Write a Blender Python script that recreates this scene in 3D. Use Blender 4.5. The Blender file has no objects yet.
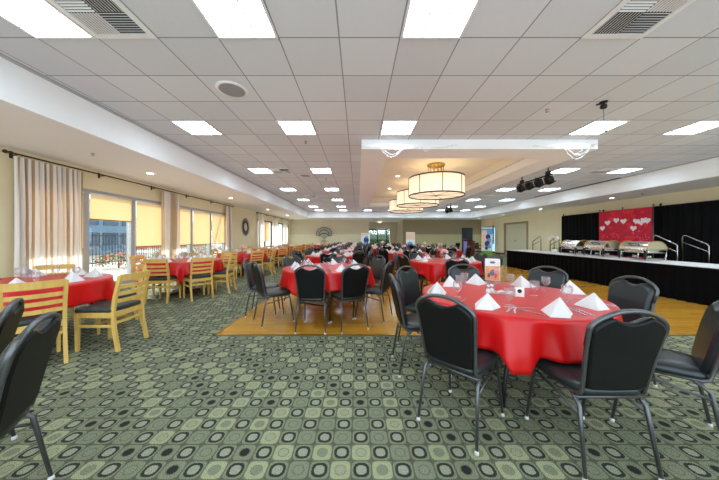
import bpy, bmesh, math, random
from mathutils import Vector, Matrix
random.seed(7)
PI = math.pi
SC = bpy.context.scene
COL = SC.collection

# ------------------------------------------------------------------ camera
cd = bpy.data.cameras.new('camera'); cam = bpy.data.objects.new('camera', cd); COL.objects.link(cam)
cam.location = (0, 0, 1.30); cam.rotation_euler = (PI/2, 0, 0)
cd.sensor_width = 36; cd.lens = 257/719*36; cd.clip_start = .05; cd.clip_end = 300
cd.shift_x = 1.5/719; cd.shift_y = -3/719
SC.camera = cam
# ------------------------------------------------------------------ world, sun, exposure
W = bpy.data.worlds.new('sky'); SC.world = W; W.use_nodes = True
bg = W.node_tree.nodes['Background']; bg.inputs[0].default_value = (.76, .88, 1, 1); bg.inputs[1].default_value = 2.2
sd = bpy.data.lights.new('sun', 'SUN'); sun = bpy.data.objects.new('sun', sd); COL.objects.link(sun)
sd.energy = 9; sd.angle = .01; sd.color = (1, .97, .92)
sun.rotation_euler = Vector((.80, -.16, -.66)).to_track_quat('-Z', 'Y').to_euler()
PANEL = 13.0          # ceiling panel radiance
SC.view_settings.view_transform = 'Standard'; SC.view_settings.look = 'None'
SC.view_settings.exposure = 0.45; SC.view_settings.gamma = 1; SC.view_settings.use_curve_mapping = False
SC.cycles.max_bounces = 8; SC.cycles.diffuse_bounces = 5; SC.cycles.transparent_max_bounces = 16
SC.cycles.sample_clamp_indirect = 6
SC.cycles.use_fast_gi = True; SC.cycles.fast_gi_method = 'ADD'; W.light_settings.ao_factor = .19; W.light_settings.distance = 3.5
SC.cycles.use_denoising = True

# ------------------------------------------------------------------ materials
def lin(c):
    return tuple(((v/255)/12.92 if v/255 <= .04045 else ((v/255+.055)/1.055)**2.4) for v in c)
class NT:
    def __init__(s, m): s.t = m.node_tree; s.n = s.t.nodes; s.l = s.t.links
    def put(s, sock, v):
        if isinstance(v, bpy.types.NodeSocket): s.l.new(v, sock)
        else: sock.default_value = v
    def m(s, op, a, b=0.0, c=0.0):
        n = s.n.new('ShaderNodeMath'); n.operation = op
        for i, v in enumerate((a, b, c)): s.put(n.inputs[i], v)
        return n.outputs[0]
    def mix(s, f, a, b):
        n = s.n.new('ShaderNodeMix'); n.data_type = 'RGBA'
        s.put(n.inputs[0], f)
        for i, v in ((6, a), (7, b)):
            if isinstance(v, bpy.types.NodeSocket): s.l.new(v, n.inputs[i])
            else: n.inputs[i].default_value = (*v[:3], 1)
        return n.outputs[2]
    def noise(s, scale, detail=3, vec=None):
        n = s.n.new('ShaderNodeTexNoise'); n.inputs['Scale'].default_value = scale; n.inputs['Detail'].default_value = detail
        if vec is None: vec = s.obj()
        s.l.new(vec, n.inputs['Vector']); return n.outputs[0]
    def obj(s):
        if not hasattr(s, 'tc'): s.tc = s.n.new('ShaderNodeTexCoord')
        return s.tc.outputs['Object']
    def xyz(s):
        n = s.n.new('ShaderNodeSeparateXYZ'); s.l.new(s.obj(), n.inputs[0]); return n.outputs
    def bump(s, h, strength=.2, dist=.01):
        n = s.n.new('ShaderNodeBump'); n.inputs['Strength'].default_value = strength; n.inputs['Distance'].default_value = dist
        s.l.new(h, n.inputs['Height']); return n.outputs[0]
MATS = {}
def newmat(name):
    m = bpy.data.materials.new(name); m.use_nodes = True; MATS[name] = m
    return m, NT(m), m.node_tree.nodes['Principled BSDF']
def mat(name, rgb, rough=.5, metal=0, var=.08, scale=12, bump=0, spec=.5, sheen=0, coat=0):
    m, t, p = newmat(name); c = lin(rgb)
    f = t.noise(scale)
    t.l.new(t.mix(f, tuple(v*(1-var) for v in c), tuple(min(1, v*(1+var)) for v in c)), p.inputs['Base Color'])
    p.inputs['Roughness'].default_value = rough; p.inputs['Metallic'].default_value = metal
    p.inputs['Specular IOR Level'].default_value = spec
    if sheen: p.inputs['Sheen Weight'].default_value = sheen
    if coat: p.inputs['Coat Weight'].default_value = coat; p.inputs['Coat Roughness'].default_value = .15
    if bump: t.l.new(t.bump(t.noise(scale*8), bump), p.inputs['Normal'])
    return m
def emit(name, rgb, strength):
    m, t, p = newmat(name); p.inputs['Base Color'].default_value = (*lin(rgb), 1)
    p.inputs['Emission Color'].default_value = (*lin(rgb), 1); p.inputs['Emission Strength'].default_value = strength
    return m
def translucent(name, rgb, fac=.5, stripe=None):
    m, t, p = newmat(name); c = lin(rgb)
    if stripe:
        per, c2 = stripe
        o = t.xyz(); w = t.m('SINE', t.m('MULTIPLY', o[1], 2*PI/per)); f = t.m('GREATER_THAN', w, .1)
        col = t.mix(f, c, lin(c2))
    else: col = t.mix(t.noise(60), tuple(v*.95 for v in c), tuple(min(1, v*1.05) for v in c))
    d = t.n.new('ShaderNodeBsdfDiffuse'); r = t.n.new('ShaderNodeBsdfTranslucent'); x = t.n.new('ShaderNodeMixShader')
    t.l.new(col, d.inputs[0]); t.l.new(col, r.inputs[0]); x.inputs[0].default_value = fac
    t.l.new(d.outputs[0], x.inputs[1]); t.l.new(r.outputs[0], x.inputs[2])
    t.l.new(x.outputs[0], t.n['Material Output'].inputs[0]); t.n.remove(p)
    return m
def glassmat(name, tint=(1, 1, 1), gloss=.12, body=0.0):
    m, t, p = newmat(name)
    tr = t.n.new('ShaderNodeBsdfTransparent'); tr.inputs[0].default_value = (*tint, 1)
    g = t.n.new('ShaderNodeBsdfGlossy'); g.inputs['Roughness'].default_value = .03
    lw = t.n.new('ShaderNodeLayerWeight'); lw.inputs[0].default_value = .35
    f = t.m('MINIMUM', t.m('ADD', t.m('MULTIPLY', lw.outputs['Fresnel'], gloss*4), gloss*.3), .9)
    x = t.n.new('ShaderNodeMixShader'); t.l.new(f, x.inputs[0]); t.l.new(tr.outputs[0], x.inputs[1]); t.l.new(g.outputs[0], x.inputs[2])
    out = x.outputs[0]
    if body:
        d = t.n.new('ShaderNodeBsdfDiffuse'); d.inputs[0].default_value = (.9, .92, .92, 1)
        y = t.n.new('ShaderNodeMixShader'); y.inputs[0].default_value = body
        t.l.new(out, y.inputs[1]); t.l.new(d.outputs[0], y.inputs[2]); out = y.outputs[0]
    t.l.new(out, t.n['Material Output'].inputs[0]); t.n.remove(p)
    return m

def carpet_mat():
    m, t, p = newmat('carpet'); o = t.xyz(); S = .1172
    u = t.m('DIVIDE', t.m('ADD', o[0], .04), S); v = t.m('DIVIDE', t.m('ADD', o[1], .03), S)
    iu = t.m('FLOOR', u); iv = t.m('FLOOR', v)
    fu = t.m('ABSOLUTE', t.m('SUBTRACT', t.m('SUBTRACT', u, iu), .5)); fv = t.m('ABSOLUTE', t.m('SUBTRACT', t.m('SUBTRACT', v, iv), .5))
    par = t.m('FLOORED_MODULO', t.m('ADD', iu, iv), 2.0)
    d3 = t.m('POWER', t.m('ADD', t.m('POWER', fu, 2.6), t.m('POWER', fv, 2.6)), 1/2.6)
    d5 = t.m('POWER', t.m('ADD', t.m('POWER', fu, 4.5), t.m('POWER', fv, 4.5)), 1/4.5)
    d2 = t.m('SQRT', t.m('ADD', t.m('MULTIPLY', fu, fu), t.m('MULTIPLY', fv, fv)))
    # some wobble so the ovals look woven
    wob = t.m('MULTIPLY', t.m('SUBTRACT', t.noise(160, 2), .5), .10)
    d3 = t.m('ADD', d3, wob); d2 = t.m('ADD', d2, wob)
    cv = t.n.new('ShaderNodeCombineXYZ'); t.l.new(iu, cv.inputs[0]); t.l.new(iv, cv.inputs[1])
    wn = t.n.new('ShaderNodeTexWhiteNoise'); wn.noise_dimensions = '2D'; t.l.new(cv.outputs[0], wn.inputs['Vector']); h = wn.outputs['Value']
    olive, light, grey, dark, black, gap = [lin(c) for c in ((118, 122, 98), (146, 150, 116), (138, 141, 121), (48, 50, 45), (40, 42, 39), (80, 84, 72))]
    # ring cells
    ring = t.m('MULTIPLY', t.m('GREATER_THAN', d3, .245), t.m('LESS_THAN', d3, .38))
    a = t.mix(t.m('LESS_THAN', d3, .245), olive, grey); a = t.mix(ring, a, dark)
    # plain cells
    fill = t.mix(t.m('GREATER_THAN', h, .55), olive, light)
    ov = t.mix(t.m('GREATER_THAN', h, .24), black, lin((118, 123, 102))); ov = t.mix(t.m('GREATER_THAN', h, .7), ov, lin((142, 142, 118)))
    rim = t.m('MULTIPLY', t.m('GREATER_THAN', d2, .235), t.m('LESS_THAN', d2, .285))
    b = t.mix(t.m('LESS_THAN', d2, .235), fill, ov); b = t.mix(t.m('MULTIPLY', rim, .45), b, dark)
    c = t.mix(par, a, b)
    c = t.mix(t.m('MULTIPLY', t.m('GREATER_THAN', d5, .468), .62), c, dark)
    sp = t.noise(230, 2)
    sp = t.m('MAXIMUM', t.m('MINIMUM', t.m('ADD', t.m('MULTIPLY', t.m('SUBTRACT', sp, .5), 2.4), .5), 1.0), 0.0)
    c2 = t.n.new('ShaderNodeMix'); c2.data_type = 'RGBA'; c2.blend_type = 'MULTIPLY'; c2.inputs[0].default_value = 1
    t.l.new(c, c2.inputs[6]); t.l.new(t.mix(sp, (.30, .30, .30), (1.75, 1.75, 1.75)), c2.inputs[7])
    t.l.new(c2.outputs[2], p.inputs['Base Color']); p.inputs['Roughness'].default_value = .95
    p.inputs['Specular IOR Level'].default_value = .15
    t.l.new(t.bump(sp, .4, .004), p.inputs['Normal'])
    return m
def tile_mat():
    m, t, p = newmat('ceiling_tile'); o = t.xyz()
    def ln(s, off):
        q = t.m('DIVIDE', t.m('ADD', s, off), .61); f = t.m('SUBTRACT', q, t.m('FLOOR', q))
        return t.m('GREATER_THAN', t.m('ABSOLUTE', t.m('SUBTRACT', f, .5)), .488)
    g = t.m('MAXIMUM', ln(o[0], .19+6.1), ln(o[1], -2.59+6.1))
    q = t.m('FLOOR', t.m('DIVIDE', t.m('ADD', o[0], 6.29), .61)); r = t.m('FLOOR', t.m('DIVIDE', t.m('ADD', o[1], 3.51), .61))
    cv = t.n.new('ShaderNodeCombineXYZ'); t.l.new(q, cv.inputs[0]); t.l.new(r, cv.inputs[1])
    wn = t.n.new('ShaderNodeTexWhiteNoise'); t.l.new(cv.outputs[0], wn.inputs['Vector'])
    base = t.mix(wn.outputs['Value'], lin((207, 209, 212)), lin((217, 219, 222)))
    sp = t.noise(90, 4)
    base = t.mix(t.m('MULTIPLY', t.m('GREATER_THAN', sp, .62), .25), base, lin((184, 184, 184)))
    t.l.new(t.mix(g, base, lin((146, 147, 148))), p.inputs['Base Color'])
    p.inputs['Roughness'].default_value = .9; p.inputs['Specular IOR Level'].default_value = .2
    t.l.new(t.bump(sp, .08), p.inputs['Normal'])
    return m
def wood_floor_mat():
    m, t, p = newmat('parquet')
    b = t.n.new('ShaderNodeTexBrick'); t.l.new(t.obj(), b.inputs['Vector'])
    b.inputs['Scale'].default_value = 1; b.inputs['Brick Width'].default_value = .62; b.inputs['Row Height'].default_value = .075
    b.inputs['Mortar Size'].default_value = .0018; b.offset = .37
    b.inputs['Color1'].default_value = (*lin((204, 152, 56)), 1); b.inputs['Color2'].default_value = (*lin((186, 132, 42)), 1); b.inputs['Mortar'].default_value = (*lin((120, 78, 28)), 1)
    mp = t.n.new('ShaderNodeMapping'); mp.inputs['Scale'].default_value = (3, 40, 1); t.l.new(t.obj(), mp.inputs[0])
    g = t.noise(1.5, 4, mp.outputs[0])
    c2 = t.n.new('ShaderNodeMix'); c2.data_type = 'RGBA'; c2.blend_type = 'MULTIPLY'; c2.inputs[0].default_value = 1
    t.l.new(b.outputs[0], c2.inputs[6]); t.l.new(t.mix(g, (.75, .72, .66), (1.15, 1.15, 1.15)), c2.inputs[7])
    t.l.new(c2.outputs[2], p.inputs['Base Color']); p.inputs['Roughness'].default_value = .17
    return m
def wood_mat(name, rgb, rough=.35, axis=2):
    m, t, p = newmat(name); c = lin(rgb)
    mp = t.n.new('ShaderNodeMapping'); s = [30, 30, 30]; s[axis] = 3; mp.inputs['Scale'].default_value = s; t.l.new(t.obj(), mp.inputs[0])
    g = t.noise(1.2, 4, mp.outputs[0])
    t.l.new(t.mix(g, tuple(v*.72 for v in c), tuple(min(1, v*1.22) for v in c)), p.inputs['Base Color']); p.inputs['Roughness'].default_value = rough
    return m
def flag_mat():
    m, t, p = newmat('flag_stripes'); o = t.xyz()
    f = t.m('GREATER_THAN', t.m('SINE', t.m('MULTIPLY', t.m('ADD', o[2], t.m('MULTIPLY', o[1], .9)), 2*PI/.19)), 0.0)
    t.l.new(t.mix(f, lin((178, 40, 52)), lin((228, 224, 218))), p.inputs['Base Color']); p.inputs['Roughness'].default_value = .7
    return m

carpet_mat(); tile_mat(); wood_floor_mat(); flag_mat()
mat('wall_tan', (232, 219, 182), .85, scale=3, var=.04); mat('wall_olive', (186, 176, 132), .85, scale=3, var=.05)
mat('wall_brown', (150, 134, 104), .85, scale=3, var=.05); mat('wall_sand', (222, 212, 182), .85, scale=3, var=.04); mat('wall_beige', (206, 194, 168), .85, scale=3, var=.04)
mat('soffit_white', (244, 244, 243), .8, scale=2, var=.02); mat('tray_cream', (238, 230, 212), .8, scale=14, var=.05)
mat('white_trim', (232, 231, 228), .5); mat('grey_metal', (128, 130, 132), .35, .7); mat('frame_grey', (172, 173, 172), .45)
mat('dark_brown', (58, 44, 36), .6); mat('black_matte', (22, 22, 23), .7); mat('black_metal', (30, 30, 31), .35, .3)
mat('vent_dark', (70, 70, 70), .7); mat('speaker_mesh', (150, 150, 149), .8, scale=300, var=.3)
mat('red_cloth', (202, 11, 12), .36, scale=5, var=.06, spec=.5); mat('white_cloth', (222, 221, 219), .8, var=.02)
mat('vinyl', (27, 36, 38), .32, scale=60, var=.1, bump=.05, spec=.6); mat('back_shell', (9, 11, 11), .5, scale=60, var=.1, spec=.3); mat('chair_frame', (104, 106, 107), .36, .8, scale=180, var=.35)
mat('glide', (205, 205, 205), .4)
wood_mat('maple', (218, 180, 96), .38); wood_mat('mahogany', (96, 42, 26), .35); wood_mat('dark_wood', (74, 48, 32), .45)
mat('seat_green', (44, 58, 56), .45, scale=60, bump=.05)
mat('chrome', (222, 222, 220), .14, 1); mat('steel', (205, 206, 206), .25, 1); mat('brass', (190, 158, 84), .3, .9)
mat('iron_dark', (74, 70, 62), .5, .4); mat('bronze_rod', (70, 58, 46), .45, .5)
mat('black_fabric', (12, 12, 13), .9, scale=40, var=.15, spec=.2); mat('skirt_black', (10, 10, 12), .95, spec=.1)
mat('table_white', (226, 226, 226), .6); mat('board', (160, 130, 90), .6)
glassmat('glass_pane', (.97, .99, .98), .06); glassmat('glassware', (.985, .99, .99), .07, .06)
translucent('shade_yellow', (249, 230, 196), .43); translucent('curtain_fabric', (206, 186, 156), .40, (.092, (252, 249, 244)))  # curtain stripes sit at fold spacing; cream bands paint fold highlights into the colour
translucent('sheer_fabric', (238, 230, 214), .45)
emit('drum_shade', (255, 238, 208), .50); emit('drum_bottom', (255, 240, 212), .56)
def panel_mat():
    m, t, p = newmat('panel_light'); o = t.xyz(); p.inputs['Base Color'].default_value = (.9, .9, .9, 1)
    p.inputs['Emission Color'].default_value = (*lin((210, 235, 255)), 1)
    t.l.new(t.m('MULTIPLY', t.m('ADD', t.m('MULTIPLY', t.noise(9), .2), .9), PANEL), p.inputs['Emission Strength'])
panel_mat()
emit('downlight', (255, 246, 228), 9); emit('exit_red', (225, 40, 28), 1.0)
mat('banner_red', (196, 20, 52), .6, scale=6, var=.25); mat('heart_white', (236, 226, 226), .45); mat('heart_red', (226, 30, 46), .3); mat('heart_pink', (236, 130, 150), .5)
mat('mustard', (150, 122, 40), .5); mat('paper_white', (238, 238, 236), .7, var=.01); mat('ink_black', (24, 24, 28), .6); mat('paper_orange', (240, 150, 50), .6, scale=40, var=.2)
mat('ink_blue', (46, 74, 140), .6); mat('sky_blue', (110, 175, 225), .6); mat('grass_green', (120, 180, 70), .6); mat('peach', (246, 206, 176), .6)
mat('podium_blue', (120, 128, 196), .6); mat('pink_petal', (236, 200, 196), .7); mat('foliage', (60, 98, 44), .7, scale=5, var=.4)
mat('flower_red', (206, 96, 80), .6); mat('bark', (96, 74, 54), .9); mat('concrete', (176, 170, 160), .9, scale=2, var=.08)
mat('building_blue', (96, 122, 142), .7, scale=1); mat('building_glass', (54, 74, 96), .2); mat('door_beige', (205, 198, 166), .6); mat('door_dark', (46, 44, 44), .5)
mat('flower_white', (240, 238, 232), .6); mat('mirror', (226, 230, 234), .08, 1); mat('terracotta', (204, 112, 92), .8)
mat('pewter', (186, 188, 186), .4, .4, scale=30, var=.3)

# ------------------------------------------------------------------ mesh builder
class MB:
    def __init__(s): s.v = []; s.f = []; s.mi = []; s.sm = []
    def add(s, vs, fs, mi=0, smooth=False, M=None):
        o = len(s.v)
        s.v += [tuple(M @ Vector(p)) if M else tuple(p) for p in vs]
        for f in fs: s.f.append([o+i for i in f]); s.mi.append(mi); s.sm.append(smooth)
        return s
    def box(s, c, d, mi=0, M=None):
        x, y, z = d[0]/2, d[1]/2, d[2]/2
        vs = [(c[0]+a*x, c[1]+b*y, c[2]+e*z) for a in (-1, 1) for b in (-1, 1) for e in (-1, 1)]
        return s.add(vs, [(0, 1, 3, 2), (4, 6, 7, 5), (0, 4, 5, 1), (2, 3, 7, 6), (0, 2, 6, 4), (1, 5, 7, 3)], mi, False, M)
    def bx(s, x0, x1, y0, y1, z0, z1, mi=0): return s.box(((x0+x1)/2, (y0+y1)/2, (z0+z1)/2), (x1-x0, y1-y0, z1-z0), mi)
    def rbox(s, c, d, r, mi=0, seg=2, M=None):
        bm = bmesh.new(); bmesh.ops.create_cube(bm, size=1)
        for v in bm.verts: v.co = Vector((v.co.x*d[0]+c[0], v.co.y*d[1]+c[1], v.co.z*d[2]+c[2]))
        bmesh.ops.bevel(bm, geom=bm.edges[:], offset=r, segments=seg, affect='EDGES', profile=.5)
        bm.verts.index_update()
        s.add([v.co[:] for v in bm.verts], [[v.index for v in f.verts] for f in bm.faces], mi, True, M); bm.free(); return s
    def tube(s, pts, r, n=8, closed=False, mi=0, caps=True):
        P = [Vector(p) for p in pts]; N = len(P); rs = r if isinstance(r, (list, tuple)) else [r]*N
        T = []
        for i in range(N):
            a = P[(i-1) % N] if (closed or i > 0) else P[i]; b = P[(i+1) % N] if (closed or i < N-1) else P[i]
            T.append((b-a).normalized())
        up = Vector((0, 0, 1)) if abs(T[0].z) < .9 else Vector((1, 0, 0))
        u = T[0].cross(up).normalized(); vs = []
        for i in range(N):
            u = (u-T[i]*u.dot(T[i]))
            u = u.normalized() if u.length > 1e-6 else T[i].orthogonal().normalized()
            w = T[i].cross(u)
            for k in range(n):
                a = 2*PI*k/n; vs.append(P[i]+(u*math.cos(a)+w*math.sin(a))*rs[i])
        fs = []
        for i in range(N if closed else N-1):
            for k in range(n):
                j = (i+1) % N; k2 = (k+1) % n
                fs.append((i*n+k, i*n+k2, j*n+k2, j*n+k))
        if caps and not closed: fs += [list(range(n))[::-1], [(N-1)*n+k for k in range(n)]]
        return s.add(vs, fs, mi, True)
    def cyl(s, p0, p1, r0, r1=None, n=12, mi=0): return s.tube([p0, p1], [r0, r0 if r1 is None else r1], n, mi=mi)
    def lathe(s, prof, n=20, c=(0, 0, 0), mi=0, smooth=True):
        vs = []; fs = []
        for r, z in prof:
            for k in range(n): a = 2*PI*k/n; vs.append((c[0]+r*math.cos(a), c[1]+r*math.sin(a), c[2]+z))
        for i in range(len(prof)-1):
            for k in range(n): k2 = (k+1) % n; fs.append((i*n+k, i*n+k2, (i+1)*n+k2, (i+1)*n+k))
        return s.add(vs, fs, mi, smooth)
    def ball(s, c, r, n=10, mi=0, M=None):
        if not isinstance(r, (tuple, list)): r = (r, r, r)
        vs = [(c[0], c[1], c[2]+r[2])]; h = max(4, n//2+1)
        for i in range(1, h):
            a = PI*i/h
            for k in range(n): b = 2*PI*k/n; vs.append((c[0]+r[0]*math.sin(a)*math.cos(b), c[1]+r[1]*math.sin(a)*math.sin(b), c[2]+r[2]*math.cos(a)))
        vs.append((c[0], c[1], c[2]-r[2])); fs = [(0, 1+k, 1+(k+1) % n) for k in range(n)]
        for i in range(h-2):
            for k in range(n): k2 = (k+1) % n; fs.append((1+i*n+k, 1+(i+1)*n+k, 1+(i+1)*n+k2, 1+i*n+k2))
        L = len(vs)-1; b = 1+(h-2)*n
        fs += [(b+k, L, b+(k+1) % n) for k in range(n)]
        return s.add(vs, fs, mi, True, M)
    def prism(s, loops, mi=0, smooth=False):           # list of rings with equal counts, ends capped
        n = len(loops[0]); vs = [p for L in loops for p in L]; fs = []
        for i in range(len(loops)-1):
            for k in range(n): k2 = (k+1) % n; fs.append((i*n+k, i*n+k2, (i+1)*n+k2, (i+1)*n+k))
        s.add(vs, fs, mi, smooth); b = len(loops)-1
        return s.add([*loops[0], *loops[b]], [list(range(n))[::-1], [n+k for k in range(n)]], mi, False)
    def grid(s, fn, nu, nv, mi=0, smooth=True, wrap=False):
        vs = [fn(i/nu, j/nv) for j in range(nv+1) for i in range(nu if wrap else nu+1)]; w = nu if wrap else nu+1; fs = []
        for j in range(nv):
            for i in range(nu): i2 = (i+1) % w if wrap else i+1; fs.append((j*w+i, j*w+i2, (j+1)*w+i2, (j+1)*w+i))
        return s.add(vs, fs, mi, smooth)
    def mesh(s, name, mats):
        me = bpy.data.meshes.new(name); me.from_pydata(s.v, [], s.f)
        for m in (mats if isinstance(mats, (list, tuple)) else [mats]): me.materials.append(MATS[m])
        me.polygons.foreach_set('material_index', s.mi); me.polygons.foreach_set('use_smooth', s.sm); me.update()
        bm = bmesh.new(); bm.from_mesh(me); bmesh.ops.recalc_face_normals(bm, faces=bm.faces); bm.to_mesh(me); bm.free()
        return me
    def build(s, name, mats, parent=None, loc=None, rz=0):
        o = bpy.data.objects.new(name, s.mesh(name, mats)); COL.objects.link(o)
        if parent: o.parent = parent
        if loc: o.location = loc
        if rz: o.rotation_euler[2] = rz
        return o
def tag(o, label=None, cat=None, group=None, kind=None):
    if label: o['label'] = label
    if cat: o['category'] = cat
    if group: o['group'] = group
    if kind: o['kind'] = kind
    return o
def thing(name, label, cat, loc=(0, 0, 0), rz=0, group=None):
    o = bpy.data.objects.new(name, None); o.empty_display_size = .1; COL.objects.link(o)
    o.location = loc; o.rotation_euler[2] = rz
    return tag(o, label, cat, group)
def struct(o): o['kind'] = 'structure'; return o
def copy_tree(o, parent=None):
    c = o.copy(); COL.objects.link(c)
    if parent: c.parent = parent
    for ch in list(KIDS.get(o.name, ())): copy_tree(ch, c)
    return c
KIDS = {}
def index_kids(root):
    for o in (root, *root.children): KIDS[o.name] = list(o.children)
PROTO = {}
SKIP = set()
def place(kind, loc, rz, label, cat, group):
    """first use moves the prototype, later uses copy it with its parts"""
    if label in SKIP: return None
    p = PROTO[kind]
    if not p[1]: p[1] = True; o = p[0]
    else: o = copy_tree(p[0])
    o.location = loc; o.rotation_euler = (0, 0, rz); tag(o, label, cat, group)
    return o
def proto(kind, root): index_kids(root); PROTO[kind] = [root, False]

# ------------------------------------------------------------------ room shell
ZC, ZS = 3.31, 2.815
XL, XR, YB, YF = -5.95, 10.8, 22.5, -2.6
SL, SR, SB = -3.93, 8.94, 20.2                 # soffit edges
TX0, TX1, TY0, TY1 = .66, 4.30, 5.93, 15.0     # recess opening
m = MB(); m.bx(XL-.2, XR+.2, YF, 26.4, -.1, 0); struct(m.build('floor', 'carpet'))
m = MB(); m.bx(-1.87, 8.3, 3.41, 11.6, .0005, .008); struct(m.build('dance_floor', 'parquet'))
m = MB()
m.bx(-1.90, 8.3, 3.375, 3.41, .0005, .011); m.bx(-1.905, -1.87, 3.375, 11.6, .0005, .011); struct(m.build('trim_1', 'brass'))
m = MB()
for x0, x1, y0, y1 in ((SL, TX0, YF, SB), (TX1, SR, YF, SB), (TX0, TX1, YF, TY0), (TX0, TX1, TY1, SB)): m.bx(x0, x1, y0, y1, ZC, ZC+.05)
struct(m.build('ceiling', 'ceiling_tile'))
# tray: dropped ring and recess
m = MB(); zb = 3.115; ox0, ox1, oy0, oy1 = .076, 4.95, 5.3, 15.65
for x0, x1, y0, y1 in ((ox0, TX0, oy0, oy1), (TX1, ox1, oy0, oy1), (TX0, TX1, oy0, TY0), (TX0, TX1, TY1, oy1)): m.bx(x0, x1, y0, y1, zb, ZC-.001)
struct(m.build('ceiling_tray', 'soffit_white'))
m = MB(); t_ = .04
m.bx(TX0-t_, TX1+t_, TY0-t_, TY1+t_, 3.6, 3.65)
for x0, x1, y0, y1 in ((TX0-t_, TX0-.001, TY0, TY1), (TX1+.001, TX1+t_, TY0, TY1), (TX0-t_, TX1+t_, TY0-t_, TY0-.001), (TX0-t_, TX1+t_, TY1+.001, TY1+t_)): m.bx(x0, x1, y0, y1, ZC+.051, 3.6)
struct(m.build('ceiling_recess', 'tray_cream'))
m = MB(); m.bx(XL, SL, YF, YB, ZS, ZC+.05); struct(m.build('soffit_left', 'soffit_white'))
m = MB(); m.bx(SR, XR, YF, YB, ZS, ZC+.05); struct(m.build('soffit_right', 'soffit_white'))
m = MB(); m.bx(SL, SR, SB, YB, ZS, ZC+.05); struct(m.build('soffit_back', 'soffit_white'))
m = MB()   # ceiling edge channel
m.bx(SL, SL+.035, YF, SB, ZC-.03, ZC-.001); m.bx(SR-.035, SR, YF, SB, ZC-.03, ZC-.001); m.bx(SL+.035, SR-.035, SB-.035, SB, ZC-.03, ZC-.001)
struct(m.build('trim_2', 'frame_grey'))
# left wall with two window runs
WZ0, WZ1 = .10, 2.36; WA = (4.45, 11.60); WB = (15.2, 22.0)
m = MB(); ys = [YF, WA[0], WA[1], WB[0], WB[1], YB+.15]
for i in (0, 2, 4): m.bx(XL-.18, XL, ys[i], ys[i+1], 0, ZC)
for a, b in (WA, WB): m.bx(XL-.18, XL, a, b, WZ1, ZC); m.bx(XL-.18, XL, a, b, 0, WZ0)
struct(m.build('wall_left', 'wall_tan'))
# right wall with glass door and double door openings
GD = (20.25, 22.2); DD = (16.4, 18.9); 
m = MB(); ys = [YF, DD[0], DD[1], GD[0], GD[1], YB+.15]
for i in (0, 2, 4): m.bx(XR, XR+.18, ys[i], ys[i+1], 0, ZC)
m.bx(XR, XR+.18, *DD, 2.22, ZC); m.bx(XR, XR+.18, *GD, 2.15, ZC)
struct(m.build('wall_right', 'wall_tan'))
# back wall in two bands, with the entrance opening
AX0, AX1 = .96, 3.94; ZB_ = 1.53
m = MB()
m.bx(XL, AX0, YB, YB+.15, 0, ZB_, 3); m.bx(AX1, XR, YB, YB+.15, 0, ZB_)
for x0, x1 in ((XL, AX0),): m.bx(x0, x1, YB, YB+.15, ZB_, ZC, 1)
m.bx(AX1, XR, YB, YB+.15, ZB_, ZC, 2)
m.bx(AX0, AX1, YB, YB+.15, 2.80, ZC, 1)
struct(m.build('wall_back', ['wall_olive', 'wall_beige', 'wall_brown', 'wall_sand']))
m = MB(); m.bx(AX1+.0, 4.72, YB-.12, YB-.001, 0, ZS-.001); struct(m.build('trim_3', 'wall_brown'))
m = MB()  # entrance alcove
AY = 26.0
m.bx(AX0-.15, AX0, YB+.15, AY, 0, 2.8); m.bx(AX1, AX1+.15, YB+.15, AY, 0, 2.8)
m.bx(2.0+1.2, AX1, AY, AY+.12, 0, 2.8); m.bx(AX0, 3.2, AY, AY+.12, 2.12, 2.8); m.bx(AX0, 1.0, AY, AY+.12, 0, 2.12)
struct(m.build('wall_alcove', 'wall_beige'))
m = MB(); m.bx(AX0-.15, AX1+.15, YB+.15, AY+.12, 2.8, 2.85); struct(m.build('ceiling_alcove', 'soffit_white'))
for nm, b in (('left', (XL, XL+.015, YF, WA[0], 0, .1)), ('back', (XL, AX0, YB-.015, YB, 0, .1))):
    m = MB(); m.bx(*b)
    if nm == 'left': m.bx(XL, XL+.015, WA[1], WB[0], 0, .1)
    if nm == 'back': m.bx(4.72, XR, YB-.015, YB, 0, .1)
    struct(m.build('baseboard_'+nm, 'dark_brown'))
m = MB(); m.bx(XR-.015, XR, YF, DD[0]-.12, 0, .1); m.bx(XR-.015, XR, DD[1]+.12, GD[0]-.06, 0, .1); struct(m.build('baseboard_right', 'dark_brown'))

# windows
def window(name, y0, y1, n, matname, fw=.14):
    m = MB(); xm = XL-.08; d = .12
    for i in range(n+1):
        y = y0+(y1-y0)*i/n; w = fw if 0 < i < n else fw*.9
        yy = min(max(y, y0+w/2), y1-w/2); m.bx(xm-d/2, xm+d/2, yy-w/2, yy+w/2, WZ0, WZ1)
    m.bx(xm-d/2+.001, xm+d/2-.001, y0, y1, WZ1-.09, WZ1-.001); m.bx(xm-d/2+.001, xm+d/2-.001, y0, y1, WZ0+.001, WZ0+.12)
    fr = struct(m.build(name, matname))
    for i in range(n):
        a = y0+(y1-y0)*i/n+fw/2+.003; b = y0+(y1-y0)*(i+1)/n-fw/2-.003
        if i == 0: a = y0+fw*.9+.003
        if i == n-1: b = y1-fw*.9-.003
        q = MB(); q.bx(xm-.006, xm+.006, a, b, WZ0+.121, WZ1-.091); q.build('pane', 'glass_pane', fr)
window('window_1', *WA, 6, 'frame_grey'); window('window_2', *WB, 5, 'iron_dark')
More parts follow.
